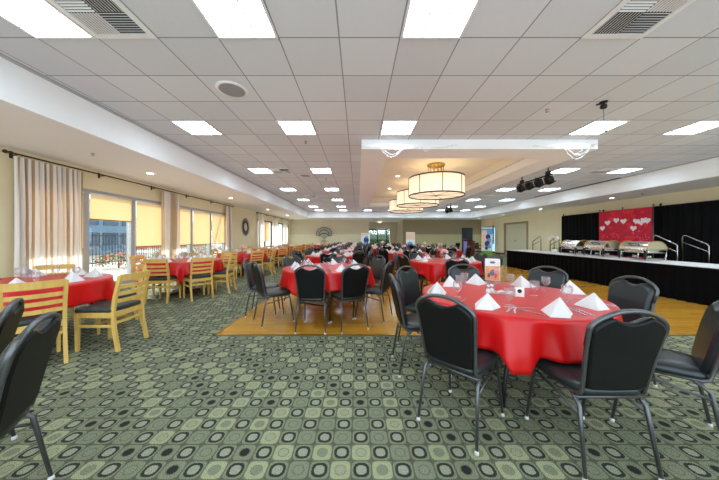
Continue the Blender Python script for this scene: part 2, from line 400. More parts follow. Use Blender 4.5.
# roller shades
def shade(y0, y1, z, label):
    r = thing('roller_shade', label, 'window shade', (XL-.005, (y0+y1)/2, 2.25), 0, 'roller shades in the window wall')
    w = y1-y0-.15
    q = MB(); q.box((0, 0, (z-2.25)/2), (.004, w, 2.25-z)); q.build('fabric', 'shade_yellow', r)
    q = MB(); q.box((0, 0, z-2.25-.012), (.014, w, .024)); q.build('bottom_bar', 'mustard', r)
    q = MB(); q.cyl((0, -w/2, .02), (0, w/2, .02), .022); q.build('roller', 'white_trim', r)
st = (WA[1]-WA[0])/6
for i, (z, l) in enumerate(((1.05, 'cream roller shade behind the nearest long curtain'), (1.71, 'half raised yellow roller shade right of the nearest curtain'), (1.05, 'yellow roller shade left of the middle curtain, lowered past half'),
        (1.04, 'yellow roller shade just right of the middle curtain'), (1.03, 'yellow roller shade in the pane before the braced one'), (1.03, 'yellow roller shade with a slanted awning arm behind it'))):
    shade(WA[0]+st*i, WA[0]+st*(i+1), z, l)
shade(WB[0]+1.36*.6, WB[0]+1.36*1.6, 1.05, 'narrow yellow roller shade in the far window past the round mirror')
# curtains
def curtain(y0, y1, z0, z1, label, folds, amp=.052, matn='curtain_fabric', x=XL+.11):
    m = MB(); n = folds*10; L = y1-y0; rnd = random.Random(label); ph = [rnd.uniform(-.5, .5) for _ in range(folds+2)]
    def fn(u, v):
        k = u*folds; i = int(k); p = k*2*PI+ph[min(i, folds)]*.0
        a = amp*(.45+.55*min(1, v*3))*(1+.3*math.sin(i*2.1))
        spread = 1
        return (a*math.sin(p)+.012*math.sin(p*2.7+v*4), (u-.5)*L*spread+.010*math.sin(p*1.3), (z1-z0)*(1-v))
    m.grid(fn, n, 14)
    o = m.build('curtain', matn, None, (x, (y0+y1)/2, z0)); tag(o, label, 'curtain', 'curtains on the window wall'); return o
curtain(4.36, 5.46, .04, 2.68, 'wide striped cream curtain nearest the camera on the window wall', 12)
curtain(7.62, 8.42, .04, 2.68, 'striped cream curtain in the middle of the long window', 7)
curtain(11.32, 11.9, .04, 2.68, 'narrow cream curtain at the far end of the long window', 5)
curtain(15.05, 15.98, .04, 2.68, 'pale curtain just past the round mirror', 6, matn='sheer_fabric')
curtain(17.5, 18.75, .04, 2.68, 'pale curtain in the middle of the far window', 7, matn='sheer_fabric')
curtain(20.0, 21.3, .04, 2.68, 'pale curtain nearest the back corner of the room', 7, matn='sheer_fabric')
def rod(y0, y1, label, nb):
    r = thing('curtain_rod', label, 'curtain rod', (XL+.11, (y0+y1)/2, 2.72), 0); L = (y1-y0)/2
    q = MB(); q.cyl((0, -L, 0), (0, L, 0), .014, n=10); q.build('pole', 'bronze_rod', r)
    for s in (-1, 1):
        q = MB(); q.ball((0, s*(L+.03), 0), .032, 10); q.build('finial', 'bronze_rod', r)
    for i in range(nb):
        y = -L+.12+(2*L-.24)*i/(nb-1); q = MB(); q.bx(-.109, -.095, y-.02, y+.02, -.07, .05); q.bx(-.1, .0, y-.008, y+.008, -.028, -.012); q.build('bracket', 'bronze_rod', r)
rod(4.28, 12.0, 'long bronze curtain rod over the near window wall', 6); rod(14.95, 21.6, 'bronze curtain rod over the far window', 5)

# ------------------------------------------------------------------ doors
def door_leaf(m, x, y0, y1, z1): m.bx(x, x+.045, y0, y1, .005, z1)
m = MB(); y0, y1 = DD; X = XR
for a, b in ((y0-.1, y0+.05), (y1-.05, y1+.1)): m.bx(X-.03, X+.12, a, b, 0, 2.32)
m.bx(X-.03, X+.12, y0+.05, y1-.05, 2.2, 2.32); d1 = struct(m.build('door_1', 'wall_brown'))
for a, b in ((y0+.055, (y0+y1)/2-.003), ((y0+y1)/2+.003, y1-.055)):
    q = MB(); door_leaf(q, X+.05, a, b, 2.195); q.build('leaf', 'door_beige', d1)
for s in (-1, 1):
    q = MB(); q.bx(X-.0, X+.05, (y0+y1)/2+s*.07-.02, (y0+y1)/2+s*.07+.02, 1.0, 1.05); q.bx(X-.02, X+.0, (y0+y1)/2+s*.07-.05, (y0+y1)/2+s*.07+.05, 1.01, 1.04); q.build('handle', 'steel', d1)
m = MB(); y0, y1 = GD
for y in (y0+.04, (y0+y1)/2, y1-.04): m.bx(X+.02, X+.1, y-.04, y+.04, 0, 2.15)
m.bx(X+.021, X+.099, y0+.08, y1-.08, 2.06, 2.149); m.bx(X+.021, X+.099, y0+.08, y1-.08, 0, .15); d2 = struct(m.build('door_2', 'black_metal'))
for a, b in ((y0+.082, (y0+y1)/2-.042), ((y0+y1)/2+.042, y1-.082)): q = MB(); q.bx(X+.055, X+.065, a, b, .151, 2.059); q.build('pane', 'glass_pane', d2)
m = MB()   # entrance doors in the alcove
for x in (1.0, 1.93, 2.86): m.bx(x-.0, x+.1, AY+.01, AY+.1, 0, 2.11)
m.bx(1.1, 2.86, AY+.011, AY+.099, 1.99, 2.109); m.bx(1.1, 2.86, AY+.011, AY+.099, 0, .16); d3 = struct(m.build('door_3', 'black_metal'))
for a, b in ((1.102, 1.928), (2.032, 2.858)): q = MB(); q.bx(a, b, AY+.05, AY+.06, .161, 1.989); q.build('pane', 'glass_pane', d3)
q = MB(); q.bx(2.97, 3.19, AY+.05, AY+.06, 0, 2.11); q.build('window_3', 'glass_pane')['kind'] = 'structure'
m = MB(); m.bx(9.1, 10.02, YB-.05, YB-.001, 0, 2.1); d4 = struct(m.build('door_4', 'door_dark'))
q = MB(); q.ball((9.2, YB-.08, 1.0), .03, 8); q.build('knob', 'steel', d4)

# ------------------------------------------------------------------ outdoors seen through glass
m = MB(); m.bx(-40, XL-.2, -6, 45, -.2, -.02); m.bx(-8, 20, AY+.2, 60, -.2, -.02); m.bx(XR+.25, 40, -6, AY+.1, -.2, -.02); struct(m.build('ground', 'concrete'))
def shrub(loc, r, h, label, flowers=True, seed=0):
    rnd = random.Random(seed); o = thing('flowering_shrub', label, 'shrub', loc, 0, 'flowering shrubs on the patio')
    m = MB(); f = MB()
    for i in range(420):
        a = rnd.uniform(0, 2*PI); e = math.acos(rnd.uniform(-.3, 1)); q = rnd.uniform(.65, 1)
        c = Vector((r*q*math.sin(e)*math.cos(a), r*q*math.sin(e)*math.sin(a), max(.02, h*.4+h*.6*q*math.cos(e))))
        R = Matrix.Rotation(rnd.uniform(0, 6), 4, 'Z') @ Matrix.Rotation(rnd.uniform(-1, 1), 4, 'X'); s = .07
        m.add([(0, 0, 0), (s*.5, s, .01), (0, 2*s, 0), (-s*.5, s, .01)], [(0, 1, 2, 3)], 0, False, Matrix.Translation(c) @ R)
        if flowers and i % 9 == 0: f.ball(c*1.03, .04, 6)
    m.cyl((0, 0, -.02), (0, 0, h*.5), .03, n=6); m.build('foliage', 'foliage', o)
    if flowers: f.build('blossom', 'flower_red', o)['kind'] = 'stuff'
for i, y in enumerate((5.0, 6.6, 8.2, 9.8, 11.5)):
    shrub((-10.2, y*1.75-.6, -.02), .8, .66, 'red flowering shrub on the patio outside, %s from the widest curtain' % ('the nearest', 'second', 'third', 'fourth', 'the farthest')[i], True, i)
fr = thing('patio_fence', 'dark metal picket fence outside beyond the shrubs', 'fence', (-11.5, 12, -.02))
q = MB()
for z in (.15, 1.35): q.bx(-.02, .02, -6.5, 9, z, z+.05)
q.build('rail', 'black_metal', fr)
q = MB()
for i in range(105): q.bx(-.01, .01, -6.5+i*.148, -6.48+i*.148, .0, 1.5)
q.build('pickets', 'black_metal', fr)['kind'] = 'stuff'
def building(loc, w, d, h, label, wallm, rows, cols):
    b = thing('building', label, 'building', loc)
    q = MB(); q.bx(-d, 0, -w/2, w/2, 0, h); q.build('wall', wallm, b)
    for i in range(rows):
        z = .7+i*1.5
        for k in range(cols):
            y = -w/2+w*(k+.5)/cols; q = MB(); q.bx(-.02, .05, y-w/cols*.38, y+w/cols*.38, z, z+.95); q.build('window', 'building_glass', b)
    q = MB(); q.bx(-d-.2, .25, -w/2-.2, w/2+.2, h, h+.22); q.build('roof', 'soffit_white', b)
building((-19, 17.5, -.02), 9, 6, 4.0, 'blue grey glass fronted building seen through the near window', 'building_blue', 2, 6)
building((-24, 33, -.02), 14, 6, 3.4, 'low pink walled building far outside the window wall', 'terracotta', 2, 6)
building((18, 22, -.02), 12, 4, 3.6, 'added blue block standing in for sky outside the right hand glass door', 'sky_blue', 1, 3)  # added block, coloured blue to stand in for sky behind the door
q = MB(); q.tube([(0, 0, 0), (0, .62, 1.3)], .05, 6); q.tube([(0, .62, 1.3), (0, .68, 1.42)], .07, 6)
tag(q.build('awning_arm', 'iron_dark', None, (XL-.28, 10.55, .95)), 'slanted dark awning arm outside the last near window pane', 'awning arm')
def tree(loc, r, h, label, seed):
    rnd = random.Random(seed); o = thing('tree', label, 'tree', loc, 0, 'trees outside the entrance')
    m = MB(); m.cyl((0, 0, 0), (0, 0, h*.6), .12, .06, 8); m.build('trunk', 'bark', o)
    m = MB()
    for i in range(600):
        a = rnd.uniform(0, 2*PI); e = math.acos(rnd.uniform(-1, 1)); q = rnd.uniform(.5, 1)
        c = Vector((r*q*math.sin(e)*math.cos(a), r*q*math.sin(e)*math.sin(a), h*.62+h*.4*q*math.cos(e)))
        R = Matrix.Rotation(rnd.uniform(0, 6), 4, 'Z') @ Matrix.Rotation(rnd.uniform(-1, 1), 4, 'X'); s = .14
        m.add([(0, 0, 0), (s*.6, s, .01), (0, 2*s, 0), (-s*.6, s, .01)], [(0, 1, 2, 3)], 0, False, Matrix.Translation(c) @ R)
    m.build('foliage', 'foliage', o)
q = MB(); rnd = random.Random(8)
for i in range(2600):
    c = Vector((rnd.uniform(-2.2, 8), 28.6+rnd.uniform(-.25, .25), rnd.uniform(.05, 1.75))); Rm = Matrix.Rotation(rnd.uniform(0, 6), 4, 'Z') @ Matrix.Rotation(rnd.uniform(-1, 1), 4, 'X'); a = .13
    q.add([(0, 0, 0), (a*.6, a, .01), (0, 2*a, 0), (-a*.6, a, .01)], [(0, 1, 2, 3)], 0, False, Matrix.Translation(c) @ Rm)
q.bx(-2.3, 8.1, 28.5, 28.7, -.02, 1.6); tag(q.build('hedge', 'foliage'), 'dense green hedge outside the entrance doors', 'hedge')
tree((1.2, 31, -.02), 1.3, 3.0, 'leafy green tree outside behind the left entrance door', 1); tree((4.2, 32.5, -.02), 1.2, 2.8, 'leafy green tree outside right of the entrance doors', 2)

# ------------------------------------------------------------------ ceiling fixtures
def ceiling_light():
    r = thing('ceiling_light', '', 'ceiling light')
    q = MB(); a = .30
    for x0, x1, y0, y1 in ((-a, a, -a, -a+.022), (-a, a, a-.022, a), (-a, -a+.022, -a+.022, a-.022), (a-.022, a, -a+.022, a-.022)): q.bx(x0, x1, y0, y1, -.016, 0)
    q.build('frame', 'white_trim', r)
    q = MB(); q.bx(-a+.024, a-.024, -a+.024, a-.024, -.008, -.002); q.build('diffuser', 'panel_light', r)
    q = MB()
    for k in (-1, 1): q.bx(k*.092-.006, k*.092+.006, -a+.024, a-.024, -.026, -.009)
    for k in (-1, 0, 1): q.bx(-a+.024, a-.024, k*.138-.006, k*.138+.006, -.0255, -.0095)
    q.build('louver', 'white_trim', r)
    return r
proto('ceiling_light', ceiling_light())
cols = [-3.24, -1.41, .424, 2.254, 4.08, 5.91, 7.74]; rows = [1.98, 4.42, 7.47, 10.52, 13.57, 16.62, 19.0]
cn = ['far left', 'second from left', 'third from left', 'middle', 'third from right', 'second from right', 'far right']; rn = ['nearest', 'second', 'third', 'fourth', 'fifth', 'sixth', 'seventh']
for j, y in enumerate([-1.07]+rows):
    for i, x in enumerate(cols):
        xc, yc = x+.305, y+.305
        if ox0-.3 < xc < ox1+.3 and oy0-.3 < yc < oy1+.3: continue
        if j == 1 and i in (3,): continue
        if j == 2 and i == 3: continue
        if j == 0: lab = 'square ceiling light panel overhead in the %s column' % cn[i]
        else: lab = 'square ceiling light panel in the %s row, %s column' % (rn[j-1], cn[i])
        place('ceiling_light', (xc, yc, ZC-.001), 0, lab, 'ceiling light', 'square ceiling light panels')
def vent(x, y, label, s=.305):
    r = thing('ceiling_vent', label, 'air vent', (x, y, ZC-.001), 0, 'square ceiling air vents')
    a = s-.005; q = MB(); w = .05
    for x0, x1, y0, y1 in ((-a, a, -a, -a+w), (-a, a, a-w, a), (-a, -a+w, -a+w, a-w), (a-w, a, -a+w, a-w)): q.bx(x0, x1, y0, y1, -.014, 0)
    q.build('frame', 'white_trim', r)
    q = MB(); q.bx(-a+w, a-w, -a+w, a-w, -.004, -.001); q.build('backing', 'vent_dark', r)
    b = a-w
    for qx in (0, 1):
        for qy in (0, 1):
            q = MB(); n = 9
            for k in range(n):
                c = (k+.5)/n*b
                R = Matrix.Rotation(.6 if qx else -.6, 4, 'Y' if (qx+qy) % 2 else 'X')
                if (qx+qy) % 2: cx, cy, d = -b*(1-qx)+c, -b*(1-qy)+b/2, (.014, b-.01, .003)
                else: cx, cy, d = -b*(1-qx)+b/2, -b*(1-qy)+c, (b-.01, .014, .003)
                q.box((0, 0, 0), d, 0, Matrix.Translation((cx, cy, -.011)) @ R)
            q.build('louver', 'white_trim', r)
vent(-2.325, 2.285, 'large louvred ceiling vent at top left beside a light panel'); vent(2.55, 2.285, 'large louvred ceiling vent at top right')
vent(-2.325, 7.775, 'small looking ceiling vent beside the third row light on the left'); vent(7.435, 7.775, 'ceiling vent beside the third row light on the far right')
vent(-2.325, 12.65, 'ceiling vent far down the left side of the ceiling'); vent(6.2, 12.65, 'ceiling vent far down the right side of the ceiling')
def speaker(x, y, label):
    r = thing('ceiling_speaker', label, 'ceiling speaker', (x, y, ZC-.001), 0, 'round ceiling speakers')
    q = MB(); q.lathe([(.165, -.012), (.2, -.012), (.205, -.006), (.205, 0)], 32); q.build('rim', 'white_trim', r)
    q = MB(); q.lathe([(.001, -.012), (.165, -.010)], 32); q.build('grille', 'speaker_mesh', r)
speaker(-1.715, 3.505, 'round grey ceiling speaker, the nearest, left of centre'); speaker(-1.715, 8.39, 'round grey ceiling speaker further back on the left')
def sprinkler(x, y, z, label):
    q = MB(); q.lathe([(.001, 0), (.03, 0), (.03, -.008), (.012, -.012), (.012, -.035), (.028, -.038), (.028, -.042), (.001, -.043)], 12)
    tag(q.build('sprinkler_head', 'steel', None, (x, y, z-.001)), label, 'sprinkler', 'ceiling sprinkler heads')
sprinkler(-1.1, 5.4, ZC, 'small sprinkler head just past the second row light panel'); sprinkler(-1.1, 8.9, ZC, 'small sprinkler head past the third row light panel')
sprinkler(2.98, 4.05, ZC, 'small dark sprinkler head left of the hanging hook'); sprinkler(-4.8, 4.65, ZS, 'small sprinkler head under the left soffit near the curtain'); sprinkler(9.9, 8.95, ZS, 'small sprinkler head under the right soffit')
def downlight(x, y, z, label, g):
    r = thing('downlight', label, 'recessed light', (x, y, z-.001), 0, g)
    q = MB(); q.lathe([(.07, -.003), (.095, -.006), (.1, 0)], 20); q.build('trim_ring', 'white_trim', r)
    q = MB(); q.lathe([(.001, -.003), (.07, -.003)], 20); q.build('lens', 'downlight', r)
for i, y in enumerate((2.2, 6.12, 10, 14.1, 18)): downlight(-4.95, y, ZS, 'round downlight in the left soffit, %s from the camera' % rn[i], 'left soffit downlights')
for i, y in enumerate((6.1, 10, 13.9, 17.5, 21)): downlight(9.88, y, ZS, 'round downlight in the right soffit, %s from the camera' % rn[i], 'right soffit downlights')
for i, (x, y) in enumerate(((1.5, 9.7), (1.5, 12.2), (3.5, 9.7), (3.5, 12.2))): downlight(x, y, 3.6, 'small downlight in the tray recess, %s %s of the chandeliers' % (('near', 'far')[i % 2], ('left', 'right')[i//2]), 'tray recess downlights')
q = MB(); q.bx(-.03, .03, -2.1, 2.1, -.02, 0); tag(q.build('slot_diffuser', 'black_matte', None, (8.86, 10.8, ZC-.001)), 'long thin black slot at the right edge of the ceiling', 'slot vent')

# chandeliers
def chandelier(y, label):
    r = thing('chandelier', label, 'chandelier', (2.48, y, 3.6), 0, 'drum chandeliers in the ceiling tray')
    R = .85; zt, zb = -.44, -.99
    q = MB(); q.lathe([(.001, 0), (.27, 0), (.27, -.05), (.25, -.06), (.001, -.06)], 28); q.build('canopy', 'brass', r)
    q = MB()
    for k in range(12):
        a = 2*PI*k/12; q.cyl((.23*math.cos(a), .23*math.sin(a), -.05), (.23*math.cos(a), .23*math.sin(a), -.26), .012, n=6)
        q.cyl((.23*math.cos(a), .23*math.sin(a), -.26), ((.34 if k % 3 else .8)*math.cos(a), (.34 if k % 3 else .8)*math.sin(a), zt+.02), .009, n=6)
    q.build('suspension_rods', 'brass', r)
    q = MB(); q.lathe([(R-.004, zb), (R-.004, zt), (R, zt), (R, zb)], 56); q.build('lamp_shade', 'drum_shade', r)
    for z in (zt, zb):
        q = MB(); q.lathe([(R+.012, z-.018), (R+.012, z+.018), (R-.01, z+.018), (R-.01, z-.018), (R+.012, z-.018)], 56); q.build('rim', 'iron_dark', r)
    for k in range(8):
        a = 2*PI*k/8-.08; q = MB(); q.tube([((R+.006)*math.cos(a), (R+.006)*math.sin(a), zb), ((R+.006)*math.cos(a), (R+.006)*math.sin(a), zt)], .01, 6); q.build('shade_rib', 'iron_dark', r)
    q = MB(); q.lathe([(.001, zb+.02), (R-.02, zb+.02)], 56); q.build('diffuser', 'drum_bottom', r)
    q = MB()
    for k in range(4):
        a = PI*k/4+.25; q.cyl(((R-.02)*math.cos(a), (R-.02)*math.sin(a), zb+.012), (-(R-.02)*math.cos(a), -(R-.02)*math.sin(a), zb+.012), .007, n=6)
    q.ball((0, 0, zb), (.05, .05, .03), 10); q.build('diffuser_spokes', 'brass', r)
chandelier(8.17, 'large cream drum chandelier, the nearest of three'); chandelier(10.73, 'cream drum chandelier in the middle of the row of three'); chandelier(13.28, 'cream drum chandelier farthest back of three')
# stage lights
def stage_light(y0, y1, n, z, label):
    r = thing('stage_light_bar', label, 'stage lights', (5.4, (y0+y1)/2, ZC-.001)); L = (y1-y0)/2
    q = MB(); q.cyl((0, -L, z), (0, L, z), .022, n=8); q.build('bar', 'black_metal', r)
    for y in (-L*.8, L*.75):
        q = MB(); q.box((0, y, -.01), (.1, .1, .02)); q.cyl((0, y, -.02), (0, y, z+.06), .015); q.rbox((0, y, z+.06), (.09, .13, .11), .02); q.build('clamp', 'black_metal', r)
    for i in range(n):
        y = -L+.12+(2*L-.24)*i/(n-1)
        q = MB(); q.tube([(-.1, y, z-.11), (-.1, y, z), (.1, y, z), (.1, y, z-.11)], .01, 6); R = Matrix.Translation((0, y, z-.13)) @ Matrix.Rotation(-.5, 4, 'Y') @ Matrix.Rotation(.25, 4, 'X')
        q.rbox((0, 0, 0), (.17, .19, .17), .02, 0, 2, R); q.box((0, 0, -.1), (.2, .22, .02), 0, R); h = q.build('spotlight', 'black_metal', r)
        q = MB(); q.box((0, 0, -.113), (.13, .13, .004), 0, R); q.build('lens', 'grey_metal', h)
stage_light(7.15, 8.65, 4, -.25, 'black bar of four spotlights hanging right of the chandeliers'); stage_light(14.9, 15.7, 2, -.3, 'distant pair of black spotlights hanging behind the chandeliers')
# ceiling hook with cord
r = thing('ceiling_hook', 'dark ceiling hook with a cord hanging down, upper right', 'hook', (3.65, 3.82, ZC-.001))
q = MB(); q.lathe([(.001, 0), (.05, 0), (.05, -.012), (.001, -.012)], 14); q.rbox((0, 0, -.07), (.08, .06, .07), .02); q.cyl((0, 0, -.01), (0, 0, -.05), .015); q.cyl((0, 0, -.02), (-.09, .02, -.035), .012); q.build('bracket', 'black_metal', r)
q = MB(); q.tube([(0, 0, -.1), (.005, 0, -.3), (.0, 0, -.40), (.03, .01, -.43)], .004, 6); q.ball((.045, .01, -.43), .018, 8); q.build('cord', 'grey_metal', r)
# light string swags on the soffit face
def swag(pts, label):
    q = MB(); P = []
    for (x0, z0), (x1, z1), sag in pts:
        for i in range(12):
            u = i/12; P.append((x0+(x1-x0)*u, oy0-.03-.015*math.sin(u*9), z0+(z1-z0)*u-sag*4*u*(1-u)))
    P.append((pts[-1][1][0], oy0-.03, pts[-1][1][1])); q.tube(P, .007, 5)
    for i, p in enumerate(P):
        if i % 2 == 0: q.ball((p[0]+.012*math.sin(i*3), p[1]-.008, p[2]-.012), .013, 6)
    tag(q.build('string_lights', 'white_trim'), label, 'string lights', 'string lights on the soffit')
swag([((.10, 3.16), (.45, 3.14), .0), ((.45, 3.14), (.92, 3.13), .19), ((.92, 3.13), (.5, 3.11), .12), ((.5, 3.11), (1.3, 3.15), .03), ((1.3, 3.15), (1.5, 3.13), .08), ((1.5, 3.13), (2.0, 3.2), .02)], 'tangled white string lights at the left corner of the soffit')
swag([((3.6, 3.17), (4.2, 3.15), .0), ((4.2, 3.15), (4.78, 3.2), .27), ((4.78, 3.2), (4.3, 3.1), .16), ((4.3, 3.1), (4.62, 3.14), .12), ((4.62, 3.14), (4.93, 3.24), .04)], 'tangled white string lights at the right corner of the soffit')

# ------------------------------------------------------------------ wall pieces
r = thing('wall_mirror', 'round dark framed sunburst mirror on the left wall', 'mirror', (XL+.001, 13.55, 1.83))
q = MB(); RX = Matrix.Rotation(PI/2, 4, 'Y')
for k in range(28):
    a = 2*PI*k/28; q.add([(.27*math.cos(a-.08), .27*math.sin(a-.08), .012), (.27*math.cos(a+.08), .27*math.sin(a+.08), .012), (.47*math.cos(a+.05), .47*math.sin(a+.05), .02), (.47*math.cos(a-.05), .47*math.sin(a-.05), .02),
        (.27*math.cos(a-.08), .27*math.sin(a-.08), .03), (.27*math.cos(a+.08), .27*math.sin(a+.08), .03), (.47*math.cos(a+.05), .47*math.sin(a+.05), .03), (.47*math.cos(a-.05), .47*math.sin(a-.05), .03)],
        [(0, 1, 2, 3), (4, 5, 6, 7), (0, 1, 5, 4), (2, 3, 7, 6), (1, 2, 6, 5), (3, 0, 4, 7)], 1, False, RX)
v0 = len(q.v); q.lathe([(.235, .0), (.235, .05), (.29, .05), (.30, .0)], 36)
q.v[v0:] = [tuple(RX @ Vector(p)) for p in q.v[v0:]]; q.build('frame', ['iron_dark', 'grey_metal'], r)
q = MB(); q.lathe([(.001, .03), (.235, .03)], 36); q.v = [tuple(RX @ Vector(p)) for p in q.v]; q.build('glass', 'mirror', r)
# fan sculpture
r = thing('wall_sculpture', 'silver fan shaped metal sculpture on the back wall', 'sculpture', (-2.96, YB-.10, .92))
q = MB()
for k in range(11):
    a = PI*(-.02+1.04*k/10); c, s = math.cos(a), math.sin(a); x1, z1 = .48*c, .5+.42*s; x2, z2 = .70*c, .5+.62*s
    q.tube([(.08*c, 0, .28), (x1*.7, -.01, .28+(z1-.28)*.7), (x1, 0, z1)], .012, 6)
    q.tube([(x1+.13*math.cos(t)*1.0, -.005, z1+.08+.12*math.sin(t)) for t in [2*PI*i/14 for i in range(14)]], .017, 6, True, 1)
    q.ball((x1, -.01, z1+.07), (.075, .015, .075), 10)
q.build('fan', ['pewter', 'iron_dark'], r); r.scale = (1.15, 1, 1.1)
q = MB(); q.tube([(-.3*math.cos(PI*i/16)*1.15, 0, .42+.22*math.sin(PI*i/16)) for i in range(17)], .03, 8); q.build('inner_band', 'iron_dark', r)
q = MB(); q.lathe([(.001, 0), (.30, 0), (.28, .03), (.12, .06), (.07, .14), (.10, .28), (.14, .36), (.001, .37)], 20)
q.v = [(x, y*.28, z) for x, y, z in q.v]; q.build('pedestal', 'pewter', r)
def text_mesh(txt, size, name, matn, parent, M):
    cu = bpy.data.curves.new(name, 'FONT'); cu.body = txt; cu.size = size; cu.align_x = 'CENTER'; cu.align_y = 'CENTER'; cu.extrude = .003
    o = bpy.data.objects.new(name, cu); COL.objects.link(o); dg = bpy.context.evaluated_depsgraph_get(); me = bpy.data.meshes.new_from_object(o.evaluated_get(dg))
    bpy.data.objects.remove(o); me.transform(M); me.materials.clear(); me.materials.append(MATS[matn])
    n = bpy.data.objects.new(name, me); COL.objects.link(n); n.parent = parent; return n
r = thing('exit_sign', 'red EXIT sign high on the right wall above the glass door', 'sign', (XR-.001, 21.0, 2.55))
q = MB(); q.rbox((-.03, 0, 0), (.058, .36, .22), .008); q.build('housing', 'white_trim', r)
text_mesh('EXIT', .19, 'lettering', 'exit_red', r, Matrix.Translation((-.062, 0, 0)) @ Matrix.Rotation(-PI/2, 4, 'Z') @ Matrix.Rotation(PI/2, 4, 'X'))
r = thing('flush_lamp', 'small white dome lamp on the entrance ceiling', 'ceiling lamp', (2.05, 24.2, 2.799))
q = MB(); q.lathe([(.001, 0), (.1, 0), (.1, -.04), (.001, -.04)], 16); q.build('base', 'brass', r)
q = MB(); q.lathe([(.24, -.04), (.22, -.1), (.15, -.16), (.06, -.19), (.001, -.2)], 20); q.lathe([(.24, -.04), (.001, -.04)], 20); q.build('lamp_shade', 'drum_bottom', r)

# ------------------------------------------------------------------ stage side: buffet, drapes, backdrop
BX0, BX1, BY0, BY1, BZ = 6.55, 7.45, 3.2, 11.3, .74
r = thing('buffet_table', 'long buffet table with black pleated skirt and white top', 'table', ((BX0+BX1)/2, (BY0+BY1)/2, 0)); hx, hy = (BX1-BX0)/2, (BY1-BY0)/2
q = MB(); q.rbox((0, 0, BZ-.015), (hx*2, hy*2, .03), .008); q.build('tabletop', 'table_white', r)
q = MB(); per = [(-hx, -hy), (-hx, hy), (hx, hy), (hx, -hy)]; path = []
for i in range(4):
    a = Vector(per[i]); b = Vector(per[(i+1) % 4]); L = (b-a).length; n = int(L/.028); nr = Vector((b-a).normalized().yx); nr = Vector((-(b-a).y, (b-a).x)).normalized()
    for k in range(n):
        p = a+(b-a)*k/n; path.append((p, nr, k))
def sk(u, v):
    p, nr, k = path[int(round(u*len(path))) % len(path)]
    o = (.006+.02*v)*(math.sin(k*2*PI/6)+.35*math.sin(k*2*PI/17+1)); return (p.x+nr.x*o, p.y+nr.y*o, (BZ-.03)*(1-v)+.012*v)
q.grid(sk, len(path), 4, 0, True, True); q.build('skirt', 'skirt_black', r)
q = MB(); q.bx(-hx-.028, -hx-.022, -hy, hy, BZ-.075, BZ-.02); q.build('skirt_band', 'skirt_black', r)
for sx in (-1, 1):
    for y in (-hy+.3, 0, hy-.3): q = MB(); q.cyl((sx*.3, y, .008), (sx*.3, y, BZ-.03), .018); q.build('leg', 'grey_metal', r)
def chafer():
    r = thing('chafing_dish', '', 'chafing dish')
    L, D = .66, .44
    q = MB(); q.rbox((0, 0, .215), (D, L, .07), .02); q.rbox((0, 0, .255), (D+.05, L+.04, .018), .008); q.build('water_pan', 'chrome', r)
    q = MB(); n = 18; R = D/2+.01; LL = L/2
    prof = [(R*math.cos(PI*(1-i/n*.99)), .265+R*.82*math.sin(PI*(1-i/n*.99))) for i in range(n+1)]
    q.grid(lambda u, v: (prof[int(round(u*n))][0], (v-.5)*2*LL, prof[int(round(u*n))][1]), n, 2)
    for s in (-1, 1): q.add([(x, s*LL, z) for x, z in prof], [list(range(n+1))], 0, False)
    q.build('roll_top_lid', 'chrome', r)
    q = MB()
    for s in (-1, 1): q.tube([(p[0]*1.03, s*(LL-.01), .265+(p[1]-.265)*1.03) for p in prof], .012, 6)
    q.build('lid_rim', 'brass', r)
    q = MB(); q.tube([(-R*.80, -.10, .265+R*.5), (-R*.80-.055, -.09, .265+R*.58), (-R*.80-.055, .09, .265+R*.58), (-R*.80, .10, .265+R*.5)], .010, 6); q.build('handle', 'black_metal', r)
    for sx in (-1, 1):
        for sy in (-1, 1):
            q = MB(); q.tube([(sx*(D/2+.015), sy*(L/2-.03), .25), (sx*(D/2+.02), sy*(L/2-.03), .12), (sx*(D/2+.0), sy*(L/2-.03), .05), (sx*(D/2+.03), sy*(L/2-.03), .008)], .014, 8); q.build('leg', 'chrome', r)
    q = MB(); q.bx(-D/2-.02, D/2+.02, -L/2+.02, L/2-.02, .04, .05); q.build('shelf', 'chrome', r)
    for s in (-1, 1): q = MB(); q.lathe([(.001, .0), (.045, 0), (.045, .06), (.001, .06)], 14, (0, s*.16, .051)); q.build('fuel_can', 'steel', r)
    for s in (-1, 1): q = MB(); q.rbox((-D/2-.035, s*(L/2-.03), .14), (.03, .05, .2), .008); q.build('corner_post', 'black_metal', r)
    return r
proto('chafing_dish', chafer())
for y, l in ((8.25, 'leftmost'), (7.35, 'middle'), (6.32, 'rightmost')): place('chafing_dish', (6.98, y, BZ), 0, 'chrome roll top chafing dish, %s of three on the buffet' % l, 'chafing dish', 'chafing dishes on the buffet')
